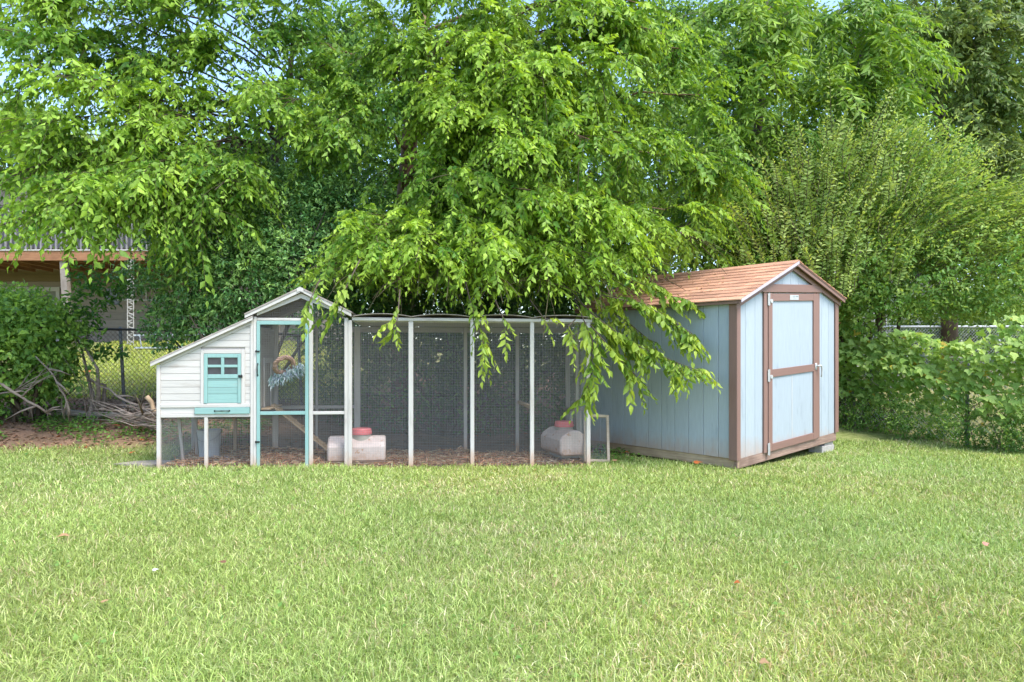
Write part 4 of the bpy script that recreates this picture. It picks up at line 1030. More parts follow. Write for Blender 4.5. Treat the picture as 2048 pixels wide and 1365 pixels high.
# hanging branches in front of coop and shed, with the leaves that show largest built one by one
hang = [ # polyline points, sprays
 ([A(1120, 560, 8.2), A(1190, 635, 8.0), A(1270, 690, 7.95), A(1340, 720, 7.8), A(1398, 742, 7.55)], 48),
 ([A(1150, 600, 8.0), A(1185, 680, 7.75), A(1183, 750, 7.7), A(1168, 795, 7.68)], 20),
 ([A(1200, 590, 8.0), A(1290, 610, 8.0), A(1350, 645, 7.9), A(1385, 668, 7.8)], 26),
 ([A(1180, 650, 7.9), A(1240, 720, 7.9), A(1285, 765, 7.9)], 14),
 ([A(930, 560, 7.6), A(945, 620, 7.4), A(965, 680, 7.35), A(970, 690, 7.35)], 9),
 ([A(990, 600, 7.5), A(1010, 645, 7.45), A(1010, 660, 7.45)], 2),
 ([A(800, 580, 7.5), A(795, 640, 7.35), A(785, 660, 7.3)], 4),
 ([A(720, 520, 7.5), A(690, 580, 7.25), A(660, 625, 7.15)], 7),
 ([A(640, 560, 7.6), A(625, 590, 7.2), A(618, 605, 7.15)], 3),
 ([A(1250, 560, 8.4), A(1330, 590, 8.1), A(1372, 600, 8.0)], 8),
 ([A(1150, 640, 7.8), A(1135, 655, 7.7), A(1150, 680, 7.6)], 2),
 ([A(1140, 590, 8.3), A(1200, 640, 8.15), A(1250, 690, 8.1)], 22),
 ([A(1180, 600, 8.5), A(1250, 640, 8.3), A(1310, 690, 8.1)], 20),
 ([A(1200, 540, 8.6), A(1270, 560, 8.3), A(1330, 575, 8.1)], 16),
 ([A(1150, 560, 8.3), A(1220, 590, 8.1), A(1300, 610, 8.0)], 16),
 ([A(1060, 600, 7.8), A(1090, 640, 7.6), A(1105, 638, 7.55)], 2)]
r = RS(404); O, D, SG = [], [], []
o0 = np.array(main.location)
for pts, ns in hang:
    P = np.array(pts); cum = np.linspace(0, 1, len(P)); ts = np.linspace(0, 1, 10)
    Q = np.stack([np.interp(ts, cum, P[:, i]) for i in range(3)], 1)
    MB().tube([q - o0 for q in Q], list(np.linspace(.009, .003, 10)), 5).build('branch', M['bark'], main, smooth=True)
    for i in range(ns):
        u = .15 + .85 * (i + .5) / ns; p = np.array([np.interp(u, cum, P[:, k_]) for k_ in range(3)])
        p2 = np.array([np.interp(min(1, u + .05), cum, P[:, k_]) for k_ in range(3)]); td = p2 - p; td = td / max(np.linalg.norm(td), 1e-6)
        O.append(p); D.append(td * .7 + r.normal(0, .5, 3) * np.array([1, .7, .5]) + np.array([0, -.1, -.15]))
O = np.array(O); D = np.array(D)
args, segs = sprays(O, D, r.uniform(.18, .34, len(O)), 9, .105, np.array((.15, .28, .04)), np.array((.48, .60, .08)), 405, .45, young=np.clip(r.normal(.5, .25, len(O)), 0, 1), hang=.9)
V, T, C = twigs_mesh(segs - o0, .0026, .0012, TWC); o = np_mesh('hanging_twigs', V, T, C, M['twig'], main); o['kind'] = 'stuff'
px, py = screen(args[0]); vis = np.argsort(-(args[3] / args[0][:, 1]) * (py > 560)); pick = vis[:290]; rest = np.setdiff1d(np.arange(len(px)), pick)
V, T, C = leaves('near', *[a_[rest] for a_ in args]); o = np_mesh('hanging_foliage', V - o0, T, C, M['leaf'], main); o['kind'] = 'stuff'
lm_ = []
for k_ in range(8):
    y = k_ / 7; cc = np.array([[.15, .28, .04]]) * (1 - y) + np.array([[.48, .60, .08]]) * y
    V, T, C = leaves('near', np.zeros((1, 3)), np.array([[1., 0, 0]]), np.array([[0, 0, 1.]]), np.array([1.]), np.array([.46]), cc)
    o = np_mesh('leaf', V, T, C, M['leaf'], main); lm_.append(o.data); bpy.data.objects.remove(o)
for i in pick:
    P, d_, N_, L_ = Vector(args[0][i] - o0), Vector(args[1][i]).normalized(), Vector(args[2][i]), float(args[3][i])
    s_ = d_.cross(N_).normalized(); n_ = s_.cross(d_)
    y = min(7, max(0, int((args[5][i][1] - .28) / .32 * 8)))
    o = bpy.data.objects.new('leaf', lm_[y]); COL.objects.link(o); o.parent = main
    mt_ = Matrix((( d_.x, -s_.x, n_.x, 0), (d_.y, -s_.y, n_.y, 0), (d_.z, -s_.z, n_.z, 0), (0, 0, 0, 1)))
    o.matrix_local = Matrix.Translation(P) @ mt_ @ Matrix.Scale(L_, 4)
# left sapling hackberry with dark fork
sg_ = gp(540, 11.0)
tree('hackberry_tree', 'slender forked hackberry tree with open crown against the sky at left', 'tree',
     [(sg_[0], 11, sg_[2] - .1), (A(540, 400, 11)), (A(548, 330, 11)), (A(560, 270, 11)), (A(580, 150, 10.9)), (A(590, 50, 10.8))], [.11, .085, .075, .06, .045, .02],
     [(A(*q[:3]), q[3], q[4] if len(q) > 4 else 1) for q in [(40, 70, 8.6, .6), (110, 150, 8.4, .6), (250, 250, 8.6, .6), (300, 150, 9.2, .6, .8), (60, 260, 8.5, .55), (230, 40, 9.6, .7, .7), (400, 80, 9.8, .7, .8), (440, 180, 10, .6, .8), (310, 330, 8.7, .5, 1.2),
       (430, 380, 8.6, .5), (160, 410, 8.2, .5, 1.2), (50, 440, 8.0, .5), (560, 60, 10.2, .8, .8), (650, 130, 10.2, .7, .8), (280, 420, 8.6, .5, 1.2), (460, 20, 10, .8, .6), (-60, 180, 8.4, .6), (20, 350, 8.4, .5, 1.3), (640, 270, 10.0, .58, .8), (120, 330, 8.8, .5, 1.4),
       (400, 300, 9.4, .5), (20, 10, 9.0, .7), (140, 60, 9.4, .7), (380, 455, 8.8, .4, .8), (190, 385, 8.3, .5, 1.1), (90, 385, 8.3, .5, .9), (220, 330, 9.6, .5, 1.2), (480, 250, 10.4, .55, 1), (340, 230, 10, .6), (620, 20, 10.6, .9), (600, 200, 9.4, .6), (680, 240, 9.4, .55), (520, 160, 9.0, .6), (350, 60, 9.4, .75), (150, -20, 9, .8), (260, -30, 9.2, .85), (400, -40, 9.6, .9), (520, -30, 10, .9), (60, -30, 8.8, .8), (600, -50, 10, .95)]],
     21, .105, (.085, .22, .03), (.44, .65, .08), nsec=16, nspr=6, K=10, kind='fold', hang=.6, t0=.4, limb_r=.016, seclen=(.4, .85),
     keep=bands([(215, 20, 60, 40, .85), (315, 70, 50, 40, .6), (480, 75, 42, 45, .8), (540, 130, 30, 45, .85), (110, 190, 35, 30, .8), (30, 160, 25, 20, .7), (210, 215, 45, 22, .7), (330, 200, 40, 25, .5), (430, 230, 60, 18, .5), (545, 340, 22, 60, .7), (30, 385, 45, 35, .8), (65, 530, 75, 62, .95), (190, 560, 60, 55, .8), (100, 475, 140, 32, .45)]))
# right middle multi-stemmed trees
for i, (px, lab, lms, sd_) in enumerate((
   (1500, 'leafy multi-stemmed tree rising behind the shed roof', [(1440, 120, 10.8, .7), (1500, 40, 10.6, .8), (1560, 120, 10.5, .7), (1600, 20, 10.8, .9), (1480, 230, 10.8, .55), (1560, 250, 11, .55), (1400, 300, 10.6, .5), (1500, 340, 11.2, .45), (1440, 420, 10.8, .35), (1540, 440, 10.9, .3), (1580, 340, 11.4, .45), (1410, 20, 11, .85), (1450, 200, 11.8, .6), (1540, 180, 12.2, .6), (1480, 480, 10.8, .3), (1420, 500, 10.6, .3), (1480, 535, 10.7, .28), (1550, 510, 10.9, .28), (1390, 400, 10.4, .4), (1350, 470, 10.4, .35)], 31),
   (1690, 'tall tree with long pointed leaves behind the arching shrub', [(1640, 60, 11.2, .8), (1700, 10, 11.2, .9), (1760, 60, 11.0, .8), (1720, 130, 10.8, .7), (1650, 170, 11, .65), (1790, 130, 11, .7), (1780, 200, 11.2, .6), (1700, 230, 11.6, .55), (1620, 250, 11.8, .5), (1820, 80, 11.6, .8), (1740, -20, 11.5, .95), (1680, 320, 12, .45), (1780, 330, 12, .4)], 32))):
    b0 = gp(px, 12.6)
    tree('broadleaf_tree', lab, 'tree', [(b0[0], 12.6, b0[2] - .1), A(px + 8, 480, 12.6), A(px + 5, 330, 12.5), A(px + 30, 150, 12.3), A(px + 40, -60, 12.1)], [.12, .10, .085, .06, .03],
         [(A(*q[:3]), q[3]) for q in lms], sd_, .14, (.10, .23, .03), (.37, .55, .06), nsec=13, nspr=7, K=9, t0=.3, limb_r=.018, wr_=.34, hang=.35, seclen=(.5, 1.0), kind='mid',
         keep=bands([(1350, 210, 40, 40, .7), (1450, 300, 30, 30, .4), (1835, 20, 25, 30, .7)]))
# far right tree with dark forking trunk
b0 = gp(1900, 16)
tree('oak_tree', 'tall dull green tree with dark forking trunk at the right edge', 'tree', [(b0[0], 16, b0[2] - .1), A(1895, 420, 16), A(1885, 260, 16), A(1870, 190, 16), A(1885, 60, 15.8)], [.18, .16, .14, .10, .05],
     [(A(*q[:3]), q[3]) for q in [(1860, 60, 14.5, .8), (1930, 30, 14.2, .85), (2000, 60, 14, .8), (2060, 120, 14, .7), (1950, 130, 14.2, .7), (2050, 220, 14, .55), (1960, 250, 14.5, .5), (2040, 310, 14, .45), (1900, 330, 14.6, .4), (2000, 350, 14.4, .4), (1840, 180, 14.8, .6), (2100, 40, 14.4, .8), (2060, -20, 14.8, .9), (1970, -30, 15, .95), (1940, 200, 15, .6), (1870, 0, 14.6, .9), (1820, 20, 14.4, .9), (1910, -30, 14.6, .95), (2010, 10, 14.2, .95), (1860, 110, 14.4, .75)]],
     41, .13, (.11, .20, .05), (.36, .45, .12), nsec=18, nspr=8, K=9, t0=.3, limb_r=.03, kind='mid', seclen=(.6, 1.2), hang=.4,
     keep=bands([(1860, 15, 40, 30, .8), (1870, 220, 30, 60, .8), (1930, 60, 25, 30, .6), (1990, 130, 40, 40, .5), (2010, 60, 30, 25, .6)]))
# generic leafy mass builder: crowns out of many leaf clumps
def mass(root, clumps, n, leafL, c0, c1, seed, kind='mid', wr_=.5, leafmat_='leaf', shell=.55, up=.3, name='foliage', keep=None):
    r = RS(seed); cl = np.array(clumps, float); vol = (cl[:, 3] * cl[:, 4] * cl[:, 5]) ** .67; k_ = r.choice(len(cl), n, p=vol / vol.sum())
    d = nrm(r.normal(0, 1, (n, 3))); rad = r.uniform(shell, 1.05, n) ** .6
    # sub-clumping
    sub = nrm(r.normal(0, 1, (400, 3))); j = np.argmax(d @ sub.T, 1); d2 = nrm(sub[j] + d * .45 + r.normal(0, .06, (n, 3)))
    rad *= (1 + .18 * r.normal(0, 1, 400)[j])
    P = cl[k_, :3] + d2 * rad[:, None] * cl[k_, 3:6]
    D = d2 * .6 + r.normal(0, .6, (n, 3)) + np.array([0, 0, -.25]); N = d2 + np.array([0, -.1, up]) + r.normal(0, .45, (n, 3))
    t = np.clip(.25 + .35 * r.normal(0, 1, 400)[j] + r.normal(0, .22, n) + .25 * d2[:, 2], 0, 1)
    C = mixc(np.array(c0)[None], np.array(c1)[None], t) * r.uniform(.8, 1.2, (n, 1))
    L = leafL * r.uniform(.7, 1.25, n); o0 = np.array(root.location)
    above = P[:, 2] > G(P[:, 0], P[:, 1]) + .03
    if keep is not None: above &= keep(P, r)
    P, D, N, L, C = P[above], D[above], N[above], L[above], C[above]
    V, T, C = leaves(kind, P, D, N, L, L * wr_, C); o = np_mesh(name, V - o0, T, C, M[leafmat_], root); o['kind'] = 'stuff'; return o
def shrub(name, label, cat, base, clumps, n, leafL, c0, c1, seed, stems=7, group=None, bark='bark', **kw):
    root = empty(name, base); tag(root, label, cat, group); r = RS(seed + 3); b0 = Vector(base)
    for i in range(stems):
        c = clumps[i % len(clumps)]; tgt = Vector(c[:3]) - b0 + Vector(r.normal(0, .25, 3)); s0 = Vector((r.normal(0, .12), r.normal(0, .12), -.05))
        mid = s0.lerp(tgt, .5) + Vector(r.normal(0, .12, 3)); MB().tube([s0, s0.lerp(mid, .5) + Vector(r.normal(0, .04, 3)), mid, mid.lerp(tgt, .5) + Vector(r.normal(0, .05, 3)), tgt], [.035, .03, .022, .015, .006], 7).build('stem', M[bark], root, smooth=True)
    mass(root, clumps, n, leafL, c0, c1, seed, **kw); return root
def CLP(px, py, Y, rx, rz, ry=None): p = at(px, py, Y); s = Y / FPX; return (p.x, p.y, p.z, rx * s, (ry or rx * .8) * s, rz * s)
# dark small-leaved evergreens behind the coop
shrub('privet_bush', 'dark glossy privet thicket filling the space above the hen house', 'bush', gp(500, 10.0), [CLP(*q) for q in [(430, 460, 10.2, 110, 90), (560, 440, 10.2, 120, 100), (680, 430, 10.0, 100, 90), (380, 560, 9.8, 90, 80), (480, 560, 9.7, 110, 90), (600, 540, 9.8, 110, 90), (700, 560, 10, 90, 90), (330, 650, 9.9, 45, 50), (420, 640, 9.8, 80, 50), (350, 480, 10.4, 70, 60), (262, 560, 10.6, 34, 36), (640, 360, 10.6, 110, 70), (460, 350, 10.6, 90, 50)]],
      48000, .068, (.08, .21, .055), (.32, .52, .14), 51, leafmat_='glossleaf', wr_=.42, stems=14)
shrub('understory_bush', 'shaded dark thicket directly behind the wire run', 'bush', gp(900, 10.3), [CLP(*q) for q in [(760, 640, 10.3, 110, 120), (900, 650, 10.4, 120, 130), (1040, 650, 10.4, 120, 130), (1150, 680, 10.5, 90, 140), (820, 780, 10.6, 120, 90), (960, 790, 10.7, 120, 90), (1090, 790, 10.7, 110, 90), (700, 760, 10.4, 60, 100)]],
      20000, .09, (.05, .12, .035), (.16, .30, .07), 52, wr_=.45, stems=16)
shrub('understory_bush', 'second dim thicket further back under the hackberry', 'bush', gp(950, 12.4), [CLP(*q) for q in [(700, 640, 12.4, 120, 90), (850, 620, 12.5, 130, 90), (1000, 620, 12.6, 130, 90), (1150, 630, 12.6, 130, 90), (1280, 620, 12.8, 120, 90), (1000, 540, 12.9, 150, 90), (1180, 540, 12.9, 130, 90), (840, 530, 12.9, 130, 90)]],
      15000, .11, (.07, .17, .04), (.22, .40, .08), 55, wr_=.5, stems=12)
# bush at the left edge
shrub('honeysuckle_bush', 'dense green honeysuckle bush at the left edge beside dead branches', 'bush', gp(60, 9.75), [CLP(*q) for q in [(-30, 640, 9.7, 110, 70), (60, 650, 9.6, 95, 65), (100, 690, 9.6, 60, 60), (20, 730, 9.6, 110, 70), (95, 750, 9.7, 50, 60), (-60, 760, 9.6, 80, 80), (40, 620, 9.9, 40, 45)]],
      15000, .080, (.12, .25, .045), (.38, .57, .11), 53, wr_=.52, stems=9, kind='near')
# sapling by the left fence
shrub('young_sapling', 'thin young sapling with few leaves in front of the left fence post', 'sapling', gp(190, 9.9), [CLP(*q) for q in [(185, 600, 10, 45, 35), (160, 640, 10, 40, 25), (195, 690, 10, 22, 25), (215, 570, 10, 40, 25), (170, 550, 10, 30, 30), (225, 705, 10, 30, 12)]],
      900, .085, (.05, .14, .03), (.15, .32, .05), 54, wr_=.45, stems=3, kind='near', bark='stick')
# arching shrub on the right
ab = gp(1760, 11.2)
arch = empty('arching_shrub', ab); tag(arch, 'big yellow-green shrub of long arching shoots right of the shed', 'shrub')
mass(arch, [CLP(*q) for q in [(1640, 420, 11, 110, 110), (1760, 360, 11, 120, 120), (1850, 440, 10.8, 120, 110), (1700, 540, 10.8, 120, 90), (1830, 560, 10.6, 130, 90), (1950, 540, 10.5, 120, 110), (1600, 480, 11.2, 80, 90), (2040, 600, 10.3, 110, 90), (1560, 400, 11.3, 60, 70), (1900, 330, 11.3, 60, 60), (1980, 440, 11, 60, 60), (1500, 470, 11.4, 70, 60), (1690, 290, 11.4, 50, 50), (1740, 620, 10.9, 110, 60), (1880, 630, 10.9, 110, 55), (2000, 660, 10.9, 120, 60), (1680, 560, 11.6, 90, 90)]],
     50000, .070, (.15, .30, .06), (.46, .60, .15), 61, wr_=.45, keep=lambda P, r: ~((screen(P)[0] > 1745 + r.normal(0, 12, len(P))) & (screen(P)[1] > 632 + r.normal(0, 9, len(P))) & (r.uniform(0, 1, len(P)) < .97)))
r = RS(62); n = 1300; px_ = r.uniform(1490, 2080, n); top = np.interp(px_, [1490, 1560, 1660, 1760, 1850, 1950, 2080], [430, 370, 300, 265, 310, 380, 400]) + 45 * vnoise(px_ / 22, px_ * 0, 66)
py_ = top + r.uniform(-10, 300, n) ** 1.0; Yd = r.uniform(9.9, 11.0, n)
O = np.stack([(px_ - 1024) / FPX * Yd, Yd, CAM_Z + (HOR - py_) / FPX * Yd], 1)
k_ = ~((px_ > 1725) & (py_ > 575)); px_, py_, Yd = px_[k_], py_[k_], Yd[k_]; n = len(px_)
O = np.stack([(px_ - 1024) / FPX * Yd, Yd, CAM_Z + (HOR - py_) / FPX * Yd], 1)
lean_ = np.clip((px_ - 1660) / 300, -.5, 1.4) + .25 * vnoise(px_ / 60, py_ / 60, 64)
D = np.stack([lean_ + r.normal(0, .18, n), -.15 + r.normal(0, .25, n), np.clip(1.15 - .55 * np.abs(lean_), .3, 1) + r.normal(0, .12, n)], 1)
args, segs = sprays(O, D, r.uniform(.35, 1.3, n) * r.uniform(.6, 1, n), 20, .074, np.array((.26, .40, .08)), np.array((.56, .66, .20)), 63, .16, 'mid', .40, .15)
V, T, C = leaves('mid', *args); o = np_mesh('shoot_foliage', V - np.array(ab), T, C, M['leaf'], arch); o['kind'] = 'stuff'
V, T, C = twigs_mesh(segs - np.array(ab), .006, .002, (.16, .13, .06)); o = np_mesh('shoots', V, T, C, M['twig'], arch); o['kind'] = 'stuff'
for i in range(7):
    tg = at(1600 + i * 36, 420 + 120 * math.sin(i * 1.7), 11) - Vector(ab); s0 = Vector((R.uniform(-.3, .3), R.uniform(-.2, .2), -.05)); md = s0.lerp(tg, .5) + Vector((0, 0, -.2))
    MB().tube([s0, s0.lerp(md, .55), md, md.lerp(tg, .5), tg], [.04, .034, .026, .018, .008], 7).build('stem', M['bark'], arch, smooth=True)
# vines over the right fence
vb = empty('fence_vine', (6.0, 10.0, gz(6, 10))); tag(vb, 'broad lobed vine leaves smothering the right chain link fence', 'vine')
r = RS(71); n = 7000; s = r.uniform(-.45, 1, n); fx = np.interp(s, [-.55, 0, .28, .66, 1], [p[0] for p in FENCE_R]); fy = np.interp(s, [-.55, 0, .28, .66, 1], [p[1] for p in FENCE_R])
hh = r.beta(2.0, 1.3, n) * 1.5; th_ = vnoise(fx * 1.0, hh * 2, 72, 2.2)
hh = hh * (1 + .22 * vnoise(fx, fx * 0, 78, 2.2)); hh = np.where((s > .62) & (r.uniform(0, 1, n) < .42), r.uniform(1.0, 2.7, n), hh)
out = .10 + .20 * (th_ + .6) * np.clip(1.3 - np.abs(hh - .85), .1, 1)
out = np.where(hh < .42, -.12, out)
P = np.stack([fx - .3 * out + r.normal(0, .05, n), fy - out + r.normal(0, .09, n), G(fx, fy) + hh], 1)
drop_ = ((hh < .45) & (r.uniform(0, 1, n) < .55)) | ((np.abs(screen(P)[0] - 1938) < 16) & (hh < .78)); P = P[~drop_]; n = len(P)
D = np.stack([r.normal(0, .5, n), r.normal(-.45, .3, n), r.normal(-.45, .45, n)], 1); N = np.stack([r.normal(0, .35, n), r.normal(-.7, .25, n), r.normal(.75, .25, n)], 1)
t = np.clip(r.beta(1.6, 2, n) + .2 * vnoise(P[:, 0] * 2, P[:, 2] * 2, 73), 0, 1); C = mixc(np.array([[.20, .36, .07]]), np.array([[.52, .66, .20]]), t)
yl = r.uniform(0, 1, n) < .02; C[yl] = (.55, .42, .06)
L = r.uniform(.055, .125, n); V, T, C = leaves('lobed', P, D, N, L, L * .95, C); o = np_mesh('foliage', V - np.array(vb.location), T, C, M['leaf'], vb); o['kind'] = 'stuff'
for i in range(22):
    s = R.uniform(0, 1); x = np.interp(s, [-.55, 0, .28, .66, 1], [p[0] for p in FENCE_R]); y = np.interp(s, [-.55, 0, .28, .66, 1], [p[1] for p in FENCE_R])
    q = [Vector((x + R.uniform(-.1, .1) + k_ * R.uniform(-.08, .12), y - .06 - .05 * math.sin(k_), gz(x, y) + k_ * .26)) - Vector(vb.location) for k_ in range(6)]
    MB().tube(q, [.008, .008, .007, .006, .005, .003], 5).build('stem', M['stick'], vb)
# fine weeds low along both sides
shrub('weed_clump', 'low ragged weeds and creeper at the foot of the right fence', 'weeds', gp(1850, 9.9), [CLP(*q) for q in [(1700, 800, 11.2, 60, 60, 30), (1760, 830, 10.6, 70, 50, 30), (1850, 840, 10.0, 80, 50, 30), (1980, 850, 9.3, 90, 60, 30), (2060, 860, 8.9, 60, 60, 30), (1720, 720, 11.3, 50, 90, 30)]],
      15000, .05, (.10, .22, .04), (.30, .46, .10), 75, wr_=.4, stems=0)
# second layer between far fence and arching shrub
shrub('backyard_shrub', 'soft rounded shrub behind the far silver fence', 'bush', gp(1800, 17.5), [CLP(*q) for q in [(1780, 690, 17.5, 60, 50), (1850, 680, 17.6, 70, 60), (1930, 690, 17.5, 70, 50), (2010, 680, 17.5, 70, 60)]],
      7000, .09, (.08, .16, .05), (.28, .38, .13), 76, stems=6)
shrub('backyard_shrub', 'pale bushy shrub at the foot of the far dark forked trunk', 'bush', gp(1900, 17.0), [CLP(*q) for q in [(1860, 640, 17.0, 70, 60), (1930, 630, 17.0, 70, 60), (1990, 620, 17.0, 60, 60)]],
      5000, .10, (.10, .20, .05), (.34, .46, .13), 77, stems=5)
# backdrop trees, one by one
bt = [ # px, Y, crown centre py, rx, rz, palette
 (60, 22, 300, 150, 90, 1), (200, 24, 330, 120, 70, 2), (330, 20, 400, 130, 110, 0), (470, 17, 380, 130, 130, 0), (620, 18, 300, 140, 170, 0), (760, 15, 340, 150, 200, 0), (900, 16, 330, 160, 240, 0), (1040, 15, 360, 160, 260, 0),
 (1180, 16, 340, 160, 260, 0), (1320, 17, 330, 150, 200, 1), (1450, 17, 300, 160, 220, 0), (1600, 19, 300, 170, 200, 1), (1760, 20, 320, 170, 190, 0), (1900, 21, 420, 150, 130, 1), (2040, 20, 430, 130, 140, 0), (700, 21, 120, 130, 110, 0), (1330, 22, 100, 120, 130, 0), (1500, 21, 60, 130, 120, 1), (1680, 23, 90, 140, 130, 0), (1830, 24, 110, 100, 110, 1), (1990, 23, 160, 130, 170, 0), (2140, 22, 300, 120, 200, 1)]
labs = ['pale tree beyond the deck roof at far left', 'light green distant tree right of the deck', 'dark tree behind the privet thicket, left part', 'dark tree behind the forked sapling', 'dark tree between the two hackberries', 'dark tree just behind the peeling trunk', 'dark background tree above the middle of the run',
        'background tree behind the second run bay', 'background tree behind the last run bay', 'background tree left above the shed roof', 'dense tree directly behind the shed roof', 'background tree above the shed peak', 'dark tree behind the top of the arching shrub', 'background tree below the forked dark trunk', 'background tree at the right margin behind arching shoots', 'high dark crown filling the top left of centre', 'tall distant crown above the left end of the shed roof', 'tall bright distant crown above the shed, at the top edge', 'tall distant crown behind the pointed-leaf tree', 'tall distant crown between the pointed-leaf tree and the dark forked tree',
        'tall dark distant crown behind the forked trunk at right', 'distant tree at the very right margin, reaching highest']
pals = [((.075, .17, .035), (.24, .42, .07)), ((.13, .25, .05), (.36, .51, .11)), ((.20, .30, .12), (.42, .52, .22))]
for i, (px, Y, cy, rx, rz, pal_) in enumerate(bt):
    base = gp(px, Y); p = at(px, cy, Y); s = Y / FPX; rr = RS(200 + i)
    root = empty('background_tree', base); tag(root, labs[i], 'tree')
    MB().tube([Vector((0, 0, -.1)), Vector((rr.normal(0, .1), 0, (p.z - base[2]) * .5)), Vector(p) - Vector(base)], [.16, .12, .05], 8).build('trunk', M['bark'], root, smooth=True)
    cl = []
    for k_ in range(11):
        d = nrm(rr.normal(0, 1, 3)); cl.append((p.x + d[0] * rx * s * .55, p.y + d[1] * rx * s * .4, p.z + d[2] * rz * s * .6, rx * s * .5, rx * s * .45, rz * s * .42))
    cl.append((p.x, p.y, p.z, rx * s * .7, rx * s * .5, rz * s * .75))
    mass(root, cl, 7500, .15 * (Y / 18), *pals[pal_], 300 + i, wr_=.5, shell=.35)
# far woodland ring closing the horizon
r = RS(91); wd = empty('woodland', (0, 40, 0)); cl = []
for i in range(84):
    a_ = -1.15 + 2.3 * i / 83; Y = 38 + r.uniform(-3, 6); x = math.tan(a_ * .62) * Y * 1.6; top = np.interp(a_, [-1.15, -.5, .1, 1.15], [7.5, 7.0, 10, 11]) * r.uniform(.85, 1.15)
    for zz in np.arange(1, top, 2.6): cl.append((x + r.normal(0, 1), Y, gz(x, Y) * .7 + zz, 2.6, 2.0, 2.1))
mass(wd, cl, 36000, .38, (.05, .10, .035), (.16, .24, .09), 92, shell=.2, wr_=.6)
tag(wd, 'distant belt of woodland closing the view', 'woods'); wd['kind'] = 'stuff'
for ch in wd.children: ch['kind'] = 'stuff'

# ------------------------------------------------------------------ brush pile, logs, litter
def stick(pts, r0, r1, mt, label, group=None, name='stick', cat='branch', forks=0, seed=0):
    p0 = Vector(pts[0]); rr = random.Random(seed); P = [Vector(p) - p0 for p in pts]; Q = []
    for i in range(len(P) - 1):
        for k_ in range(3): Q.append(P[i].lerp(P[i + 1], k_ / 3) + Vector((rr.gauss(0, .012), rr.gauss(0, .012), rr.gauss(0, .008))))
    Q.append(P[-1]); n = len(Q); mb = MB().tube(Q, [r0 + (r1 - r0) * i / (n - 1) for i in range(n)], 8)
    for f in range(forks):
        i = rr.randint(n // 4, n - 2); d = (Q[i + 1] - Q[i]).normalized() + Vector((rr.gauss(0, .5), rr.gauss(0, .4), abs(rr.gauss(.3, .4)))); l = rr.uniform(.15, .5)
        mb.tube([Q[i], Q[i] + d * l * .5 + Vector((0, 0, .02)), Q[i] + d * l], [r1 * 1.1 + .002, r1 * .8 + .001, .0015], 5)
    o = mb.build(name, M[mt], None, smooth=True); o.location = p0; return tag(o, label, cat, group)
def gpt(px, Y, dz): x = (px - 1024) / FPX * Y; return (x, Y, gz(x, Y) + dz)
stick([gpt(-90, 10.1, .05), gpt(60, 10.05, .05), gpt(160, 9.95, .04), gpt(240, 9.85, .04)], .06, .045, 'log', 'long lichened log lying across the dirt below the left bush', name='log', cat='log', seed=1)
stick([A(-40, 735, 9.0), A(30, 785, 9.05), A(75, 812, 9.1), A(102, 829, 9.2)], .02, .013, 'stick', 'thick bare dead branch sloping down in front of the left bush', forks=5, seed=2)
stick([A(70, 712, 9.1), A(105, 752, 9.1), A(132, 790, 9.15), A(140, 830, 9.2)], .008, .014, 'stick', 'grey dead branch sloping right, second in front of the left bush', forks=5, seed=3)
stick([A(-5, 788, 9.1), A(35, 783, 9.1), A(62, 772, 9.1)], .012, .006, 'stick', 'thin dry twig lying just above the lichened log', forks=6, seed=4)
stick([A(185, 758, 9.6), A(235, 793, 9.5), A(300, 822, 9.4)], .010, .018, 'stick', 'long straight stick reaching up left out of the brush pile', seed=5, forks=1)
stick([A(294, 792, 9.0), A(316, 830, 9.0)], .032, .028, 'wood_z', 'thick freshly cut tan stub standing in the brush pile', name='cut_branch', seed=6)
for i in range(30):
    a0 = R.uniform(165, 262); y0 = R.uniform(795, 850); e = R.uniform(300, 345); Yq = R.uniform(8.7, 9.5)
    p0 = A(a0, y0, Yq + .25); p2 = A(e, R.uniform(815, 868), Yq)
    p0 = (p0[0], p0[1], max(p0[2], gz(p0[0], p0[1]) + .02)); p2 = (p2[0], p2[1], max(p2[2], gz(p2[0], p2[1]) + .02))
    pm_ = tuple((a_ + b_) / 2 + R.gauss(0, .03) for a_, b_ in zip(p0, p2)); pm_ = (pm_[0], pm_[1], max(pm_[2], gz(pm_[0], pm_[1]) + .02))
    stick([p0, pm_, p2], .003, R.uniform(.007, .013), 'stick', 'thin grey-brown stick in the brush pile beside the coop', 'sticks in the brush pile', seed=20 + i, forks=R.choice([0, 1, 2]))
# dead twigs standing in the left bush
for i in range(5):
    a0 = 60 + i * 33 + R.uniform(-8, 8)
    stick([gpt(a0 + 10, 9.6, .03), A(a0, 800 - R.uniform(0, 20), 9.55), A(a0 - 12 + R.uniform(-12, 12), 745, 9.5)], .006, .002, 'stick', 'upright dry twig at the foot of the left bush', 'dry twigs at the foot of the left bush', seed=60 + i, forks=5)
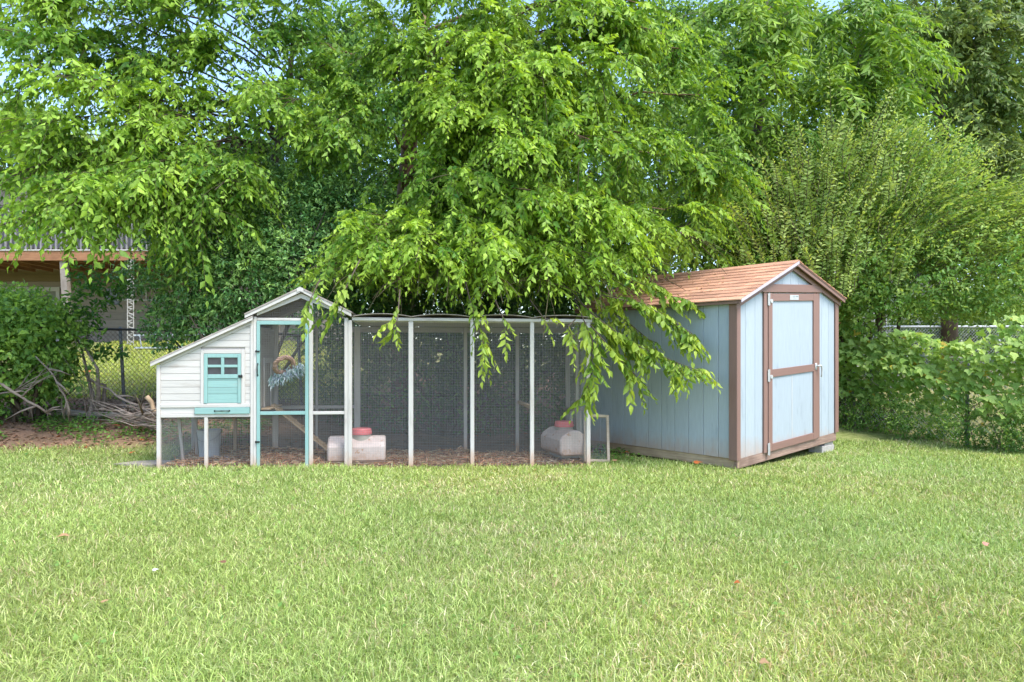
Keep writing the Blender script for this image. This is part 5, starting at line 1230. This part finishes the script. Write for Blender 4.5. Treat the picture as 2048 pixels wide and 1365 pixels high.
# fallen leaves: big ones as things
def fallen(x, y, L, col, label, i):
    r = RS(500 + i); a_ = r.uniform(0, 6.28)
    V, T, C = leaves('lobed', np.zeros((1, 3)), np.array([[math.cos(a_), math.sin(a_), .18]]), np.array([[r.normal(0, .35), -.3 + r.normal(0, .2), 1.]]), np.array([L]), np.array([L * .62]), np.array([col]))
    o = np_mesh('fallen_leaf', V, T, C, M['litter']); o.location = (x, y, gz(x, y) + .045); return tag(o, label, 'leaf')
def gnd(px, py):
    lo, hi = 2.2, 16.0
    for _ in range(40):
        Y = (lo + hi) / 2; x = (px - 1024) / FPX * Y
        if CAM_Z + (HOR - py) / FPX * Y > gz(x, Y): lo = Y
        else: hi = Y
    return x, Y
OR, TN, BR = (.46, .13, .035), (.42, .25, .13), (.18, .09, .05)
for i, (px, py, L, c_, lab) in enumerate([(138, 1083, .085, TN, 'tan curled leaf standing on the lawn at far left'), (204, 1224, .05, TN, 'small tan leaf on the lawn above the left bottom corner'), (305, 1157, .035, (.6, .6, .58), 'whitish petal lying on the left part of the lawn'),
      (1966, 1103, .05, (.5, .22, .16), 'pinkish leaf on the lawn at the far right'), (1470, 1180, .04, OR, 'orange leaf on the lawn below the shed corner'), (1520, 1344, .045, TN, 'pale leaf at the bottom edge of the lawn right of centre'),
      (1247, 912, .11, OR, 'orange dead leaf on the grass beside the leaning frame'), (1388, 934, .11, OR, 'orange dead leaf below the shed floor beam'), (1232, 930, .09, TN, 'tan leaf in the grass in front of the leaning frame'), (1370, 930, .06, TN, 'small pale leaf left of the orange leaf below the shed beam'),
      (240, 858, .11, OR, 'bright orange leaf on the soil left of the coop'), (262, 914, .10, OR, 'orange leaf near the paving stone'), (50, 838, .11, OR, 'orange leaf under the lichened log at left'), (120, 835, .10, BR, 'brown leaf under the middle of the lichened log'),
      (180, 749, .16, OR, 'orange leaf on the neighbouring lawn beyond the fence'), (452, 1140, .05, BR, 'brown leaf scrap on the lawn below the teal drawer'), (480, 942, .13, TN, 'pale bark strip in the grass in front of the hen house')]):
    x, y = gnd(px, py); fallen(x, y, L, c_, lab, i)
# litter and straw (uncountable)
r = RS(81); n = 5200; x = np.concatenate([r.uniform(-9, -3.3, 3000), r.uniform(-3.8, 3.5, n - 3000)]); y = np.concatenate([r.uniform(8.3, 11.5, 3000), r.uniform(7.6, 12, n - 3000)])
k_ = (soilmask(x, y) > .5) & (x < 3.2); x, y = x[k_], y[k_]; n = len(x)
pal = np.array([OR, TN, BR, (.26, .15, .085), (.30, .20, .12), (.14, .09, .05)]) * .85
P = np.stack([x, y, G(x, y) + .008], 1); L = r.uniform(.03, .085, n)
V1 = leaves('mid', P, np.stack([r.normal(0, 1, n), r.normal(0, 1, n), r.normal(.05, .2, n)], 1), np.stack([r.normal(0, .3, n), r.normal(0, .3, n), np.ones(n)], 1), L, L * .6, pal[r.choice(6, n, p=[.07, .2, .25, .2, .13, .15])])
tag(np_mesh('leaf_litter', *V1, M['litter']), 'dry leaf litter on the bare soil', 'leaf litter', kind='stuff')
n = 9000; u = r.uniform(.05, CL - .05, n); w = r.uniform(.05, CD - .05, n) ** 1.0; x = CX0 + u * CUX - w * CUY; y = CY0 + u * CUY + w * CUX
P = np.stack([x, y, G(x, y) + r.uniform(.003, .03, n) + .03 * np.clip(vnoise(u, w, 83, 3), 0, 1)], 1); L = r.uniform(.03, .10, n)
pal = np.array([(.62, .34, .20), (.70, .46, .28), (.50, .26, .15), (.66, .52, .34)])
V1 = leaves('mid', P, np.stack([r.normal(0, 1, n), r.normal(0, 1, n), r.normal(.05, .22, n)], 1), r.normal(0, 1, (n, 3)) + np.array([0, 0, .8]), L, L * .12, pal[r.randint(0, 4, n)])
tag(np_mesh('straw_bedding', *V1, M['litter']), 'orange-brown straw bedding on the floor of the run', 'straw', kind='stuff')
# low weeds at left by the logs and beside the shed
n = 11000; x = np.concatenate([r.uniform(-9, -3.4, 8200), r.uniform(1.0, 2.9, 1500), r.uniform(4.2, 7.6, n - 9700)])
y = np.concatenate([r.normal(9.45, .42, 8200), r.uniform(8.2, 9.6, 1500), r.uniform(8.5, 11.5, n - 9700)])
us, vs2 = w2s(x, y); ul, wl2 = w2c(x, y)
k_ = (vnoise(x, y, 85, 2.4) > -.15) & ~((us > 0) & (us < SW) & (vs2 > 0) & (vs2 < SL)) & ~((ul > -.05) & (ul < CL) & (wl2 > -.05) & (wl2 < CD)) & ((x < 0) | (x < 3) | (np.abs(y - fence_y(x)) < .45)); x, y = x[k_], y[k_]; n = len(x)
P = np.stack([x, y, G(x, y) + r.uniform(.01, .11, n)], 1); L = r.uniform(.025, .055, n)
V1 = leaves('near', P, np.stack([r.normal(0, 1, n), r.normal(-.2, 1, n), r.normal(.1, .4, n)], 1), np.stack([r.normal(0, .4, n), r.normal(-.2, .4, n), np.ones(n)], 1), L, L * .7, mixc(np.array([[.05, .13, .025]]), np.array([[.18, .34, .06]]), r.uniform(0, 1, n)))
tag(np_mesh('ground_weeds', *V1, M['leaf']), 'low green weeds creeping over the soil edges', 'weeds', kind='stuff')
n = 3200; x = r.uniform(-4, 4, n); y = r.uniform(2.3, 8, n); k_ = (np.abs(x) < .8 * y) & (y < edge(x) - .1) & (vnoise(x, y, 87, 3.0) > .15) & ~((w2s(x, y)[0] > -.05) & (w2s(x, y)[1] > -.05)); x, y = x[k_], y[k_]; n = len(x)
P = np.stack([x, y, G(x, y) + r.uniform(.02, .045, n)], 1); L = r.uniform(.014, .034, n)
V1 = leaves('fold', P, np.stack([r.normal(0, 1, n), r.normal(-.2, 1, n), r.normal(.1, .3, n)], 1), np.stack([r.normal(0, .3, n), r.normal(-.2, .3, n), np.ones(n)], 1), L, L * .8, mixc(np.array([[.14, .28, .06]]), np.array([[.32, .48, .12]]), r.uniform(0, 1, n)))
tag(np_mesh('lawn_clover', *V1, M['leaf']), 'broad-leaved clover and weeds mixed into the lawn', 'clover', kind='stuff')
n = 150; u = r.uniform(0, PU - .1, n) * r.uniform(.3, 1, n); v = r.uniform(.5, SL, n) ** 1.0
X_, Y_ = s2w(u, v); P = np.stack([X_, Y_, SZ0 + roofz(0) + SLOPE * u * 1.0 + .06 * u + .008 * v + .02], 1); L = r.uniform(.02, .05, n)
V1 = leaves('fold', P, r.normal(0, 1, (n, 3)) * np.array([1, 1, .12]) + np.array([0, 0, .1]), np.stack([r.normal(-.2, .2, n), r.normal(-.2, .2, n), np.ones(n)], 1), L, L * .5, np.array([TN, BR, (.25, .3, .06)])[r.randint(0, 3, n)])
tag(np_mesh('roof_litter', *V1, M['litter']), 'dry leaves scattered on the shingles of the shed', 'leaf litter', kind='stuff')
print('TRIS', sum(len(o.data.polygons) for o in sc.objects if o.type == 'MESH'), 'GRASS', GRASS_T, 'OBJ', len(sc.objects))
